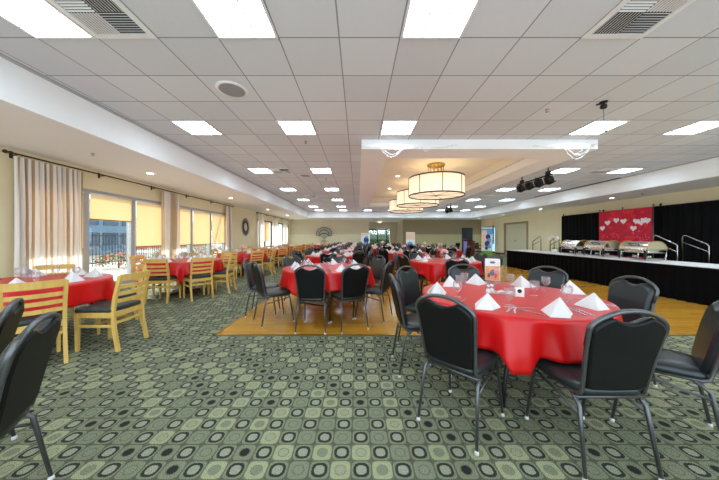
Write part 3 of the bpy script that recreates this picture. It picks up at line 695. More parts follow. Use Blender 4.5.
# orchid on the buffet
r = thing('orchid', 'white orchid in a small pot at the far end of the buffet', 'plant', (6.95, 9.1, BZ))
q = MB(); q.lathe([(.001, 0), (.06, 0), (.08, .13), (.07, .13), (.06, .11), (.001, .11)], 16); q.build('pot', 'paper_white', r)
q = MB(); q.tube([(0, 0, .1), (-.02, 0, .35), (.03, .06, .52), (.06, .22, .56), (.06, .34, .50)], .006, 6); q.tube([(0, 0, .1), (.02, 0, .33), (-.03, -.08, .50), (-.04, -.22, .53)], .006, 6)
for k in range(5): a = k*1.25; q.add([(0, 0, .1), (.1*math.cos(a)-.02*math.sin(a), .1*math.sin(a)+.02*math.cos(a), .18), (.19*math.cos(a), .19*math.sin(a), .12), (.1*math.cos(a)+.02*math.sin(a), .1*math.sin(a)-.02*math.cos(a), .18)], [(0, 1, 2, 3)])
q.build('stem', 'foliage', r)
for c in ((.05, .12, .56), (.06, .2, .57), (.06, .28, .54), (.06, .34, .5), (-.03, -.1, .51), (-.04, -.16, .53), (-.04, -.22, .53)):
    q = MB()
    for k in range(5): a = 2*PI*k/5+.3; q.ball((c[0], c[1]+.028*math.cos(a), c[2]+.028*math.sin(a)), (.008, .024, .024), 7)
    q.build('blossom', 'flower_white', r)
# stage
SX0, SX1, SY0, SY1, SZ = 8.75, 10.24, 8.0, 12.85, .45
r = thing('stage', 'low black platform stage behind the buffet', 'stage', ((SX0+SX1)/2, (SY0+SY1)/2, 0)); hx, hy = (SX1-SX0)/2, (SY1-SY0)/2
q = MB(); q.bx(-hx, hx, -hy, hy, SZ-.08, SZ); q.build('deck', 'black_fabric', r)
q = MB(); q.bx(-hx+.03, hx-.03, -hy+.03, hy-.03, 0, SZ-.08); q.build('skirt', 'skirt_black', r)
def steps(y0, dy, label):
    r = thing('stage_steps', label, 'steps', ((9.2+10.05)/2, y0, 0), 0, 'steps at the ends of the stage')
    for k in range(2): q = MB(); q.bx(-.38, .38, min(dy*.28*k, dy*.28*(k+1)), max(dy*.28*k, dy*.28*(k+1)), .0, SZ-.15*(k+1)); q.build('step', 'black_matte', r)
steps(SY0-.01, -1, 'short black steps at the near end of the stage'); steps(SY1+.01, 1, 'short black steps at the far end of the stage')
def rail(x, y0, dy, label):
    r = thing('handrail', label, 'handrail', (x, y0, 0), 0, 'chrome stair handrails by the stage'); L = dy*.58
    q = MB(); q.tube([(0, -.02*dy, .008 if dy > 5 else .46), (0, -.02*dy, 1.26), (0, .01*dy, 1.33), (0, .06*dy, 1.345), (0, L-.02*dy, 1.08), (0, L, 1.04), (0, L, .008)], .019, 8); q.build('post_rail', 'steel', r)
    q = MB(); q.cyl((0, -.02*dy, 1.14), (0, L, .87), .015, n=8); q.build('lower_rail', 'steel', r)
rail(9.17, 7.96, -1, 'chrome handrail left of the pair at the near end of stage'); rail(10.08, 7.96, -1, 'chrome handrail nearest the wall at the near end of stage')
rail(9.17, 12.9, 1, 'dark looking handrail at the far end of the stage, left one'); rail(10.08, 12.9, 1, 'dark looking handrail at the far end of the stage, right one')
def drape(y0, y1, label, x=10.5, z1=2.37):
    m = MB(); L = y1-y0; n = int(L/.035)
    def fn(u, v):
        k = u*L/.21*2*PI; a = .03+.02*v
        return (a*math.sin(k)+.015*math.sin(k*.37+2), (u-.5)*L, z1*(1-v)+.015*v)
    m.grid(fn, n, 5); tag(m.build('stage_drape', 'black_fabric', None, (x, (y0+y1)/2, 0)), label, 'drape', 'black drapes behind the stage')
drape(11.15, 13.25, 'black pleated drape left of the red hearts backdrop'); drape(8.94, 11.14, 'black drape directly behind the red hearts backdrop'); drape(3.4, 8.93, 'wide black pleated drape right of the red hearts backdrop')
r = thing('drape_frame', 'pipe frame holding the black drapes with dark knobs on top', 'drape stand', (10.6, 8.4, 0))
for y in (-5.0, -1.6, .6, 2.7, 4.85):
    q = MB(); q.cyl((0, y, .0), (0, y, 2.44), .02); q.ball((0, y, 2.45), .035, 8); q.bx(-.05, .12, y-.2, y+.2, 0, .01); q.build('upright', 'black_metal', r)
q = MB(); q.cyl((0, -5, 2.38), (0, 4.85, 2.38), .016); q.build('crossbar', 'black_metal', r)
# hearts backdrop
by0, by1, bz0, bz1 = 9.03, 11.03, 1.02, 2.37; r = thing('hearts_backdrop', 'red fabric backdrop printed with white and red heart balloons', 'backdrop', (10.34, 10.03, 0))
q = MB(); q.grid(lambda u, v: (.008*math.sin(u*9), (u-.5)*2.0, bz0+(bz1-bz0)*v), 24, 4)
def heart(m, cy, cz, s, mi, dx, rot=0):
    P = []
    for i in range(28):
        t = 2*PI*i/28; a = 16*math.sin(t)**3/17; b = (13*math.cos(t)-5*math.cos(2*t)-2*math.cos(3*t)-math.cos(4*t))/17
        a, b = a*math.cos(rot)-b*math.sin(rot), a*math.sin(rot)+b*math.cos(rot); P.append((cy+s*a, cz+s*b))
    m.prism([[(dx, y, z) for y, z in P], [(dx-.004, cy+(y-cy)*.86, cz+(z-cz)*.86) for y, z in P]], mi)
rh = random.Random(3)
def bpix(fx, fz): return (.5-fx)*2.0, bz1-fz*(bz1-bz0)     # fraction across (left to right as seen), down
for i in range(34): y, z = bpix(rh.uniform(.04, .96), rh.uniform(.03, .92)); heart(q, max(-.88, min(.88, y)), max(bz0+.13, min(bz1-.12, z)), rh.uniform(.07, .12), 2, -.010-.0002*i, rh.uniform(-.3, .3))
for fx, fz in ((.20, .36), (.38, .30), (.09, .52), (.52, .34), (.75, .36), (.83, .40), (.93, .36), (.70, .55), (.88, .34)): y, z = bpix(fx, fz); heart(q, y, z, .125, 1, -.02-.0004*fx*10, rh.uniform(-.25, .25))
for i in range(60): y, z = bpix(rh.uniform(.03, .97), .6+.38*rh.random()**.7); s = rh.uniform(.008, .022); q.add([(-.026, y+s*math.cos(a), z+s*math.sin(a)) for a in [k*PI/3 for k in range(6)]], [list(range(6))], 3)
q.build('printed_fabric', ['banner_red', 'heart_white', 'heart_red', 'heart_pink'], r)
for y in (-1.0, .05, 1.0): q = MB(); q.cyl((.035, y, 0), (.035, y, 2.42), .016); q.ball((.035, y, 2.44), .03, 8); q.build('pole', 'grey_metal', r)
q = MB(); q.cyl((.035, -1, 2.36), (.035, 1, 2.36), .014); q.build('crossbar', 'grey_metal', r)

# ------------------------------------------------------------------ far end furniture
def banner_stand(loc, rz, w, h, label, shapes, basem):
    r = thing('banner_stand', label, 'banner stand', loc, rz, None)
    q = MB(); q.bx(-w/2, w/2, -.004, .004, .09, h)
    for i, (kind, cx, cz, sx, sz, mi) in enumerate(shapes):
        P = [(cx*w+sx*w*math.cos(a), cz*h+sz*h*math.sin(a)) for a in [2*PI*k/14 for k in range(14)]] if kind == 'o' else [(cx*w-sx*w, cz*h-sz*h), (cx*w+sx*w, cz*h-sz*h), (cx*w+sx*w, cz*h+sz*h), (cx*w-sx*w, cz*h+sz*h)]
        q.add([(x, -.0055-.0008*i, z) for x, z in P], [list(range(len(P)))], mi)
    q.build('panel', [basem, 'ink_blue', 'sky_blue', 'grass_green', 'peach', 'paper_white', 'heart_pink'], r)
    q = MB(); q.rbox((0, 0, .05), (w+.04, .16, .09), .02); q.build('base', 'grey_metal', r)
    q = MB(); q.cyl((0, .03, .08), (0, .03, h), .01); q.bx(-w/2, w/2, -.004, .03, h, h+.015); q.build('pole', 'grey_metal', r)
banner_stand((8.38, 16.7, 0), -.3, .66, 1.92, 'tall banner stand with blue and green print beside the lectern',
    [('r', 0, .86, .5, .10, 2), ('r', -.25, .6, .24, .3, 4), ('r', 0, .13, .5, .085, 3), ('o', .1, .68, .22, .09, 1), ('o', .18, .56, .2, .08, 2), ('o', .02, .45, .24, .1, 1), ('o', .2, .36, .16, .07, 2), ('o', -.05, .3, .14, .06, 1), ('r', .3, .25, .1, .05, 5)], 'paper_white')
banner_stand((.62, 21.6, 0), 0, .74, 1.66, 'white banner stand with blue print left of the entrance', [('o', .1, .62, .3, .18, 1), ('o', .0, .42, .3, .12, 2), ('o', .18, .78, .2, .06, 2), ('r', 0, .92, .5, .05, 4)], 'paper_white')
banner_stand((4.35, 21.3, 0), 0, .74, 1.70, 'pale banner stand with blue print right of the entrance', [('o', -.05, .42, .32, .12, 2), ('o', .08, .35, .2, .08, 1), ('r', 0, .8, .46, .16, 4)], 'paper_white')
r = thing('lectern', 'mahogany lectern with a blue front panel near the back wall', 'lectern', (7.35, 17.0, 0), .2)
q = MB(); q.rbox((0, 0, .53), (.56, .42, 1.02), .015); q.build('body', 'mahogany', r)
q = MB(); q.bx(-.285, -.281, -.2, .2, .08, 1.0); q.build('front_panel', 'podium_blue', r)
q = MB(); R = Matrix.Translation((0, 0, 1.09)) @ Matrix.Rotation(.25, 4, 'Y'); q.rbox((0, 0, 0), (.62, .48, .03), .01, 0, 2, R); q.build('reading_shelf', 'mahogany', r)
q = MB(); q.rbox((0, 0, .02), (.62, .48, .04), .01); q.build('plinth', 'mahogany', r)
q = MB(); q.tube([(-.1, .0, 1.1), (-.08, 0, 1.28), (.02, -.03, 1.42), (.12, -.05, 1.46)], .008, 6); q.ball((.14, -.055, 1.465), (.035, .018, .018), 8); q.build('microphone', 'black_metal', r)
r = thing('side_table', 'dark side table between the lectern and the banner', 'table', (8.45, 18.4, 0))
q = MB(); q.bx(-.6, .6, -.3, .3, .68, .72); q.build('tabletop', 'dark_wood', r)
for sx in (-1, 1):
    for sy in (-1, 1): q = MB(); q.box((sx*.56, sy*.26, .34), (.04, .04, .68)); q.build('leg', 'black_metal', r)
r = thing('flag', 'striped red and white flag hanging on a pole by the glass door', 'flag', (10.45, 19.75, 0))
q = MB(); q.cyl((0, 0, .03), (0, 0, 2.35), .014); q.ball((0, 0, 2.38), .03, 8); q.build('pole', 'brass', r)
q = MB(); q.lathe([(.001, 0), (.17, 0), (.17, .02), (.03, .05), (.001, .05)], 18); q.build('base', 'brass', r)
q = MB()
def fl(u, v): w = (.10+.16*v)*(1-.1*v); return (-.03+.05*math.sin(u*14)*(.4+v), .02+w*u*1.3, 2.25-1.5*v-.25*u*(1-v))
q.grid(fl, 20, 14); q.build('cloth', 'flag_stripes', r)
q = MB(); q.grid(lambda u, v: (fl(u*.6, v*.38)[0]-.012, fl(u*.6, v*.38)[1], fl(u*.6, v*.38)[2]), 10, 6); q.build('canton', 'ink_blue', r)

# ------------------------------------------------------------------ chairs
def arch(hw_b, hw_s, zb, zs, zt, flat):             # crown outline, bottom left up over the top to bottom right (x,z)
    P = []
    for i in range(5): u = i/4; P.append((-(hw_b+(hw_s-hw_b)*u), zb+(zs-zb)*u))
    x0, z0, x1, z1 = -hw_s, zs, -flat, zt; dz = zt-zs
    c0 = (-hw_s-.002, zs+dz*.48); c1 = (-flat-.52*(hw_s-flat), zt-.022)
    for i in range(1, 10):
        u = i/10; a, b, c, d = (1-u)**3, 3*u*(1-u)**2, 3*u*u*(1-u), u**3
        P.append((a*x0+b*c0[0]+c*c1[0]+d*x1, a*z0+b*c0[1]+c*c1[1]+d*z1))
    P.append((x1, z1)); P.append((-flat*.5, zt+.004)); P.append((0, zt+.006))
    return P+[(-x, z) for x, z in P[-2::-1]]
def lean(z): return -.205-max(0, z-.46)*.19-max(0, z-.7)*.08
def banquet_chair(detail):
    r = thing('banquet_chair', '', 'chair')
    F = arch(.172, .200, .46, .810, .915, .066)
    q = MB()
    path = [(x, lean(z), z) for x, z in F]
    lo = [(-.177, -.17, .425), (-.178, -.20, .44)]
    path = [(-.18, .16, .415)]+lo+path+[(-x, y, z) for x, y, z in lo[::-1]]+[(.18, .16, .415)]
    q.tube(path, .0115, 8 if detail else 6); q.tube([(x, y+.004, z) for x, y, z in path[6:-6]], .0125, 6)
    q.build('back_frame', 'chair_frame', r)
    # padded back panel with the scooped hand hole
    top = arch(.164, .191, .475, .803, .900, .066); n = len(top); out = []
    for x, z in top:
        g = max(0, 1-(abs(x)/.095)**2); out.append((x, z-.052*g**.8))
    out = out+[(.12, .462), (0, .458), (-.12, .462)]
    cz = .68
    def ring(s, dy): return [(x*s, lean(cz+(z-cz)*s)+dy, cz+(z-cz)*s) for x, z in out]
    q = MB(); q.prism([ring(.93, -.020), ring(.985, -.014), ring(1, 0)], 1, True); q.prism([ring(1, 0), ring(.985, .022), ring(.95, .034), ring(.88, .042)], 0, True); q.build('backrest', ['vinyl', 'back_shell'], r)
    # seat
    q = MB(); S = []
    for i in range(28):
        a = 2*PI*i/28; c, s = math.cos(a), math.sin(a); e = .5 if s > 0 else .32
        S.append((.200*math.copysign(abs(c)**e, c)*(1-.05*(s < 0)), .215*math.copysign(abs(s)**.45, s)))
    L = [[(x*.9, y*.9, .422) for x, y in S], [(x, y, .430) for x, y in S], [(x*1.01, y*1.01, .452) for x, y in S], [(x*.98, y*.98, .470) for x, y in S], [(x*.86, y*.86, .482) for x, y in S], [(x*.5, y*.5, .487) for x, y in S]]
    q.prism(L, 0, True); q.build('seat', 'vinyl', r)
    q = MB(); q.cyl((-.18, .15, .41), (.18, .15, .41), .010, n=6); q.cyl((-.18, -.17, .40), (.18, -.17, .40), .010, n=6)
    for s in (-1, 1): q.tube([(s*.18, .16, .385), (s*.184, -.05, .355), (s*.19, -.20, .33)], .009, 6)
    q.build('seat_frame', 'chair_frame', r)
    for s in (-1, 1):
        for pts, g in (([(s*.178, -.14, .418), (s*.184, -.20, .37), (s*.202, -.258, .02)], (s*.202, -.259)), ([(s*.178, .12, .418), (s*.182, .165, .39), (s*.200, .218, .02)], (s*.200, .219))):
            q = MB(); q.tube(pts, [.0125, .0125, .0095], 8); l = q.build('leg', 'chair_frame', r)
            if detail: q = MB(); q.lathe([(.001, .0), (.0135, 0), (.014, .01), (.010, .022), (.001, .022)], 10, (g[0], g[1], .0)); q.build('foot_glide', 'glide', l)
    return r
def wooden_chair():
    r = thing('ladder_back_chair', '', 'chair')
    for s in (-1, 1):
        q = MB(); pts = [(s*.20, -.26, 0), (s*.198, -.215, .25), (s*.196, -.20, .45), (s*.196, -.225, .62), (s*.20, -.285, .86)]
        for i in range(4):
            a, b = Vector(pts[i]), Vector(pts[i+1]); h = (.019, .015)
            vs = [(p.x+dx*h[1], p.y+dy*h[0], p.z) for p in (a, b) for dx, dy in ((-1, -1), (1, -1), (1, 1), (-1, 1))]
            q.add(vs, [(0, 1, 5, 4), (1, 2, 6, 5), (2, 3, 7, 6), (3, 0, 4, 7), (0, 3, 2, 1), (4, 5, 6, 7)])
        q.build('back_post', 'maple', r)
        q = MB(); x, y = s*.195, .20; vs = [(x+dx*w, y+dy*w, z) for z, w in ((0, .014), (.43, .02)) for dx, dy in ((-1, -1), (1, -1), (1, 1), (-1, 1))]
        q.add(vs, [(0, 1, 5, 4), (1, 2, 6, 5), (2, 3, 7, 6), (3, 0, 4, 7), (0, 3, 2, 1), (4, 5, 6, 7)]); q.build('leg', 'maple', r)
    for z, h in ((.835, .075), (.725, .042), (.645, .042), (.565, .042)):
        y0 = -.225-(z-.62)*.25 if z > .62 else -.218
        q = MB(); vs = []; n = 10
        for i in range(n+1):
            u = i/n; x = -.20+.40*u; c = -.035*math.sin(PI*u)
            vs += [(x, y0+c-.009, z-h/2), (x, y0+c+.009, z-h/2), (x, y0+c+.009-h*.1, z+h/2), (x, y0+c-.009-h*.1, z+h/2)]
        fs = [(4*i+k, 4*i+(k+1) % 4, 4*i+4+(k+1) % 4, 4*i+4+k) for i in range(n) for k in range(4)]+[(0, 1, 2, 3), (4*n, 4*n+3, 4*n+2, 4*n+1)]
        q.add(vs, fs); q.build('back_slat', 'maple', r)
    q = MB(); q.bx(-.185, .185, .19, .21, .38, .44); q.bx(-.185, .185, -.21, -.19, .38, .44)
    for s in (-1, 1): q.bx(s*.195-.01, s*.195+.01, -.19, .19, .38, .44)
    q.build('seat_rail', 'maple', r)
    for s in (-1, 1): q = MB(); q.bx(s*.195-.009, s*.195+.009, -.2, .19, .27, .30); q.build('stretcher', 'maple', r)
    q = MB(); q.bx(-.185, .185, .03, .05, .275, .295); q.build('stretcher', 'maple', r)
    q = MB(); q.bx(-.185, .185, -.215, -.197, .30, .33); q.build('stretcher', 'maple', r)
    q = MB(); q.rbox((0, .01, .465), (.43, .43, .05), .022, 0, 3); q.build('seat', 'seat_green', r)
    return r
proto('near', banquet_chair(True)); proto('banquet', banquet_chair(False)); proto('wooden', wooden_chair())

# ------------------------------------------------------------------ table ware
def napkin_mesh(var):
    rnd = random.Random(var); m = MB(); h = .112+.01*rnd.random(); w = .115
    def tri(a, b, c, bulge, n=7):
        a, b, c = Vector(a), Vector(b), Vector(c); nr = (b-a).cross(c-a).normalized(); vs = []; idx = {}
        for i in range(n+1):
            for j in range(n+1-i):
                u, v = i/n, j/n; wv = 1-u-v; idx[i, j] = len(vs); vs.append(a*wv+b*u+c*v+nr*bulge*27*u*v*wv)
        fs = []
        for i in range(n):
            for j in range(n-i):
                fs.append((idx[i, j], idx[i+1, j], idx[i, j+1]))
                if i+j < n-1: fs.append((idx[i+1, j], idx[i+1, j+1], idx[i, j+1]))
        m.add(vs, fs, 0, True)
    A = (rnd.uniform(-.02, .02), -.02, h); Lp = (-w, -.045, .001); Rp = (w, -.045, .001); F = (0, -.095, .001); B = (.0, .10, .001)
    tri(A, Lp, F, .006); tri(A, F, Rp, -.004); tri(A, B, Lp, .004); tri(A, Rp, B, .004)
    A2 = (A[0], A[1]-.004, h*.985); tri((A2[0], A2[1], A2[2]), (-w*.93, -.052, .002), (-.012, -.108, .002), .009)
    m.add([Lp, F, Rp, B], [(0, 1, 2, 3)])
    return m.mesh('napkin', 'white_cloth')
NAP = [napkin_mesh(i) for i in range(4)]
def single(name, me, loc, rz, label, cat, group, s=1):
    if label in SKIP: return
    o = bpy.data.objects.new(name, me); COL.objects.link(o); o.location = loc; o.rotation_euler[2] = rz; o.scale = (s, s, s); return tag(o, label, cat, group)
m = MB(); m.lathe([(.001, 0), (.033, 0), (.034, .003), (.008, .009), (.006, .02), (.007, .045), (.02, .055), (.036, .075), (.041, .1), (.038, .138), (.0365, .138), (.039, .1), (.034, .077), (.018, .059), (.001, .056)], 18)
GLASS = m.mesh('water_glass', 'glassware')
m = MB(); m.lathe([(.001, 0), (.033, 0), (.008, .009), (.007, .045), (.036, .075), (.041, .1), (.038, .138)], 8); GLASS_FAR = m.mesh('water_glass', 'glassware')
m = MB(); m.bx(-.006, .006, -.09, .02, 0, .0035)
m.bx(-.011, .011, .02, .05, 0, .004)
for k in range(4): m.bx(-.011+k*.0063, -.008+k*.0063, .05, .09, .0, .004)
FORK = m.mesh('fork', 'steel')
m = MB(); m.bx(-.008, .008, -.11, -.02, 0, .005); m.add([(-.006, -.02, 0), (.008, -.02, 0), (.010, .08, 0), (.004, .11, 0), (-.006, .1, 0), (-.006, -.02, .003), (.008, -.02, .003), (.010, .08, .003), (.004, .11, .003), (-.006, .1, .003)], [(0, 1, 2, 3, 4), (5, 6, 7, 8, 9), (0, 1, 6, 5), (1, 2, 7, 6), (2, 3, 8, 7), (3, 4, 9, 8), (4, 0, 5, 9)])
KNIFE = m.mesh('knife', 'steel')

def posname(a):
    return ['right side', 'far right', 'far side', 'far left', 'left side', 'near left', 'near side', 'near right'][int(round(math.degrees(a)/45)) % 8]
R_T = .755; Z_T = .755
def cloth(rot, angs, seed, cap=.47, sz=1.10):
    m = MB(); n = 144; rnd = random.Random(seed); ph = rnd.uniform(0, 6)
    def hem(th):
        a = th-rot; s = sz/max(abs(math.cos(a)), abs(math.sin(a))); d = min(s-R_T, cap)
        lim = Z_T-.497
        for c in angs:
            e = abs((th-c+PI) % (2*PI)-PI)
            if e < .37: 
                w = min(1, max(0, (.37-e)/.06)); d = d*(1-w)+min(d, lim)*w
        return min(d, Z_T-.03)
    vs = []; rings = 15
    for r in (.001, .3, .6, .72, R_T-.012): 
        for k in range(n): a = 2*PI*k/n; vs.append((r*math.cos(a), r*math.sin(a), Z_T+.006))
    for j in range(rings-4):
        u = j/(rings-5)
        for k in range(n):
            a = 2*PI*k/n; d = hem(a); dd = d*u; near = max(0, 1-min(abs((a-c+PI) % (2*PI)-PI) for c in angs)/.37) if angs else 0
            fold = (.044*math.sin(a*14+ph)+.020*math.sin(a*31+ph*2))*min(1, dd/.3)*(1-.7*near)
            out = .010+.03*min(1, dd/.25)+fold-.012*near
            vs.append(((R_T+out)*math.cos(a), (R_T+out)*math.sin(a), Z_T+.004-dd*(1-.02)))
    fs = [(i*n+k, i*n+(k+1) % n, (i+1)*n+(k+1) % n, (i+1)*n+k) for i in range(rings) for k in range(n)]
    N = len(vs); inner = [(x*(1-.004/max(.02, math.hypot(x, y))), y*(1-.004/max(.02, math.hypot(x, y))), z-.003 if i < 5*n else z) for i, (x, y, z) in enumerate(vs)]
    fs += [tuple(N+i for i in f[::-1]) for f in fs]; L = rings*n
    fs += [(L+k, L+(k+1) % n, N+L+(k+1) % n, N+L+k) for k in range(n)]+[tuple(range(n)), tuple(N+k for k in range(n))[::-1]]
    return m.add(vs+inner, fs, 0, True).mesh('tablecloth', 'red_cloth')
def table_body(kind):
    if kind == 'wooden':
        r = thing('pedestal_table', '', 'table')
        q = MB(); q.lathe([(.001, Z_T-.03), (R_T-.01, Z_T-.03), (R_T-.01, Z_T), (.001, Z_T)], 40); q.build('tabletop', 'dark_wood', r)
        q = MB(); q.rbox((0, 0, .38), (.14, .14, .68), .02); q.build('pedestal', 'dark_wood', r)
        q = MB(); q.rbox((0, 0, .03), (.7, .12, .06), .015); q.rbox((0, 0, .031), (.12, .7, .06), .015); q.build('base', 'dark_wood', r)
    else:
        r = thing('round_table', '', 'table')
        q = MB(); q.lathe([(.001, Z_T-.03), (R_T-.01, Z_T-.03), (R_T-.01, Z_T), (.001, Z_T)], 40); q.build('tabletop', 'board', r)
        for sx in (-1, 1):
            for sy in (-1, 1): q = MB(); q.tube([(sx*.30, sy*.32, Z_T-.03), (sx*.40, sy*.32, .12), (sx*.41, sy*.32, .0)], .016, 8); q.build('leg', 'black_metal', r)
        for sx in (-1, 1): q = MB(); q.cyl((sx*.385, -.32, .2), (sx*.385, .32, .2), .012, n=6); q.build('brace', 'black_metal', r)
    return r
proto('t_wooden', table_body('wooden')); proto('t_round', table_body('round'))
# key, description, x, y, cloth rotation deg, chair kind, chairs [(angle, radius, turn)], level of ware
std = [(a, 0, 0) for a in range(0, 360, 45)]
TABLES = [
 ('foreground red table', 1.386, 2.41, 20, 'near', [(221, .005, 3), (271.5, -.04, -1.5), (319.3, .10, -4), (1, .10, 0), (40, .22, 0), (87, .0, 0), (131, .05, 0), (166.5, -.06, 15)], 0),
 ('dance floor corner table', -.54, 4.50, 63, 'near', [(264.5, 0, 2), (297, .02, 0), (217, .09, 0), (188, .22, 0), (335, .03, 0), (31, .0, 0), (137, -.02, 0), (85, -.02, 0)], 1),
 ('red table behind the foreground one', 1.95, 5.80, 35, 'near', [(262, .07, 0), (203, -.03, 0), (160, 0, 0), (340, .0, 0), (22, -.02, 0), (65, 0, 0), (112, 0, 0), (305, .05, 0)], 1),
 ('second table of the middle row', -.75, 7.5, 12, 'banquet', std, 2), ('third table of the middle row', -.75, 10.4, 40, 'banquet', std, 2),
 ('fourth table of the middle row', -.72, 13.3, 5, 'banquet', std, 2), ('fifth table of the middle row', -.7, 16.2, 30, 'banquet', std, 3), ('last table of the middle row', -.6, 19.0, 10, 'banquet', std, 3),
 ('third table of the right row', 1.6, 8.9, 22, 'banquet', std, 2), ('fourth table of the right row', 1.25, 12.3, 50, 'banquet', std, 2), ('fifth table of the right row', 1.4, 15.3, 15, 'banquet', std, 3), ('last table of the right row', 1.75, 18.0, 35, 'banquet', std, 3),
 ('first table of the outer row', 3.5, 10.7, 18, 'banquet', std, 2), ('second table of the outer row', 3.6, 13.9, 44, 'banquet', std, 3),
 ('nearest window table', -4.0, 3.1, 30, 'wooden', [(-35, 0, 0), (1, .21, 0), (50, 0, 0), (128, .03, 0), (200, 0, 0)], 1),
 ('second window table', -4.05, 6.0, 68, 'wooden', [(277, -.05, 0), (321, 0, 0), (6, .02, 0), (62, 0, 0), (120, 0, 0), (185, -.05, 0)], 1),
 ('third window table', -4.0, 8.9, 20, 'wooden', [(272, -.03, 0), (318, 0, 0), (0, .02, 0), (45, 0, 0), (110, 0, 0), (180, -.1, 0)], 2),
 ('fourth window table', -4.0, 11.8, 50, 'wooden', [(272, 0, 0), (318, 0, 0), (0, .02, 0), (45, 0, 0), (110, 0, 0), (180, -.1, 0)], 2),
 ('fifth window table', -4.0, 14.7, 15, 'wooden', [(272, 0, 0), (318, 0, 0), (0, .02, 0), (45, 0, 0), (110, 0, 0)], 3),
 ('farthest window table', -3.1, 17.6, 30, 'wooden', [(272, 0, 0), (318, 0, 0), (0, .02, 0), (45, 0, 0), (200, 0, 0)], 3),
]
def centre_flowers(loc, label, matn, seed):
    if label in SKIP: return
    rnd = random.Random(seed); r = thing('centerpiece', label, 'centerpiece', loc, 0, 'centerpieces on the tables')
    q = MB(); q.lathe([(.001, 0), (.05, 0), (.035, .03), (.04, .14), (.05, .17), (.044, .17), (.03, .13), (.001, .05)], 12); q.build('vase', 'glassware', r)
    q = MB()
    for i in range(16): a = rnd.uniform(0, 6.3); e = rnd.uniform(0, 1.3); q.ball((.10*math.sin(e)*math.cos(a), .10*math.sin(e)*math.sin(a), .20+.10*math.cos(e)), rnd.uniform(.03, .045), 7)
    q.build('blossoms', matn, r)['kind'] = 'stuff'
    q = MB()
    for i in range(6): a = i*1.05; q.tube([(0, 0, .05), (.03*math.cos(a), .03*math.sin(a), .2)], .004, 5)
    q.build('stems', 'foliage', r)['kind'] = 'stuff'; r.scale = (.7, .7, .8)
def napkin_fan(loc, label, matn, seed):
    if label in SKIP: return
    r = thing('napkin_fan', label, 'centerpiece', loc, 0, 'centerpieces on the tables')
    q = MB(); q.lathe([(.001, 0), (.04, 0), (.01, .012), (.01, .06), (.045, .10), (.04, .16), (.036, .16), (.04, .10), (.001, .07)], 14); q.build('goblet', 'glassware', r)
    for k, mn in ((0, matn), (1, 'white_cloth')):
        q = MB()
        def fn(u, v): a = (u-.5)*2.3; rr = .03+.16*v; z = .1+rr*math.cos(a); return (rr*math.sin(a)+.0, (.012*(-1)**int(u*15.99))*v*1.3+(.03*k-.015), z-k*.03)
        q.grid(fn, 16, 3, 0, False); q.build('folded_napkin', mn, r)
    r.scale = (.48, .6, .62)
for ti, (desc, x, y, rot, kind, chairs, lod) in enumerate(TABLES):
    base = 0.008 if (-1.87 < x < 8.3 and 3.41 < y < 11.6) else 0
    p = place('t_wooden' if kind == 'wooden' else 't_round', (x, y, base), math.radians(rot), 'round dining table under red cloth, the %s' % desc, 'table', 'round tables under red cloths')
    angs = [math.radians(c[0]) for c in chairs]
    me = cloth(math.radians(rot), angs, ti, .36 if ti == 0 else .48)
    single('tablecloth', me, (x, y, base), 0, 'red satin tablecloth draped over the %s' % desc, 'tablecloth', 'red tablecloths')
    rnd = random.Random(100+ti)
    for ca, dr, turn in chairs:
        a = math.radians(ca); ra = (.83 if kind != 'wooden' else .80)+dr; jit = 0 if lod < 2 else rnd.uniform(-.12, .12)
        px, py = x+ra*math.cos(a), y+ra*math.sin(a)
        cb = 0.008 if (px > -1.87 and 3.41 < py < 11.6) else 0
        if kind == 'wooden': lab = 'light wooden ladder back chair at %s of the %s' % (posname(a), desc); k = 'wooden'; g = 'wooden chairs at the window tables'
        else: lab = 'black banquet chair at %s of the %s' % (posname(a), desc); k = kind; g = 'banquet chairs around the tables'
        place(k, (px, py, cb), a+PI/2+math.radians(turn)+jit, lab, 'chair', g)
    zt = base+Z_T+.0065
    if ti == 0: continue
    for k in range(8):
        a = math.radians(rot*0+(chairs[k][0] if k < len(chairs) and len(chairs) == 8 else k*45)); pn = posname(a)
        rr = .55+rnd.uniform(-.03, .03)
        single('napkin', NAP[k % 4], (x+rr*math.cos(a), y+rr*math.sin(a), zt), a+PI/2+rnd.uniform(-.5, .5), 'white folded napkin at %s of the %s' % (pn, desc), 'napkin', 'folded white napkins')
        a2 = a+.28
        if lod < 3: single('water_glass', GLASS if lod < 2 else GLASS_FAR, (x+.42*math.cos(a2), y+.42*math.sin(a2), zt), 0, 'stemmed water glass at %s of the %s' % (pn, desc), 'glass', 'water glasses')
        if lod < 2:
            a3 = a-.26; single('fork', FORK, (x+.6*math.cos(a3), y+.6*math.sin(a3), zt), a3+PI/2, 'steel fork at %s of the %s' % (pn, desc), 'fork', 'forks')
    if kind == 'wooden': 
        centre_flowers((x, y, zt), 'pale flower centerpiece on the %s' % desc, 'pink_petal', ti) if ti not in (14, 15, 17) else napkin_fan((x, y, zt), 'grey napkin fan centerpiece on the %s' % desc, 'pewter', ti)
    elif ti in (1, 3, 9, 12): napkin_fan((x, y, zt), 'black and white napkin fan centerpiece on the %s' % desc, 'ink_black', ti)
    else: centre_flowers((x, y, zt), 'white flower centerpiece on the %s' % desc, 'flower_white' if ti % 2 else 'pink_petal', ti)

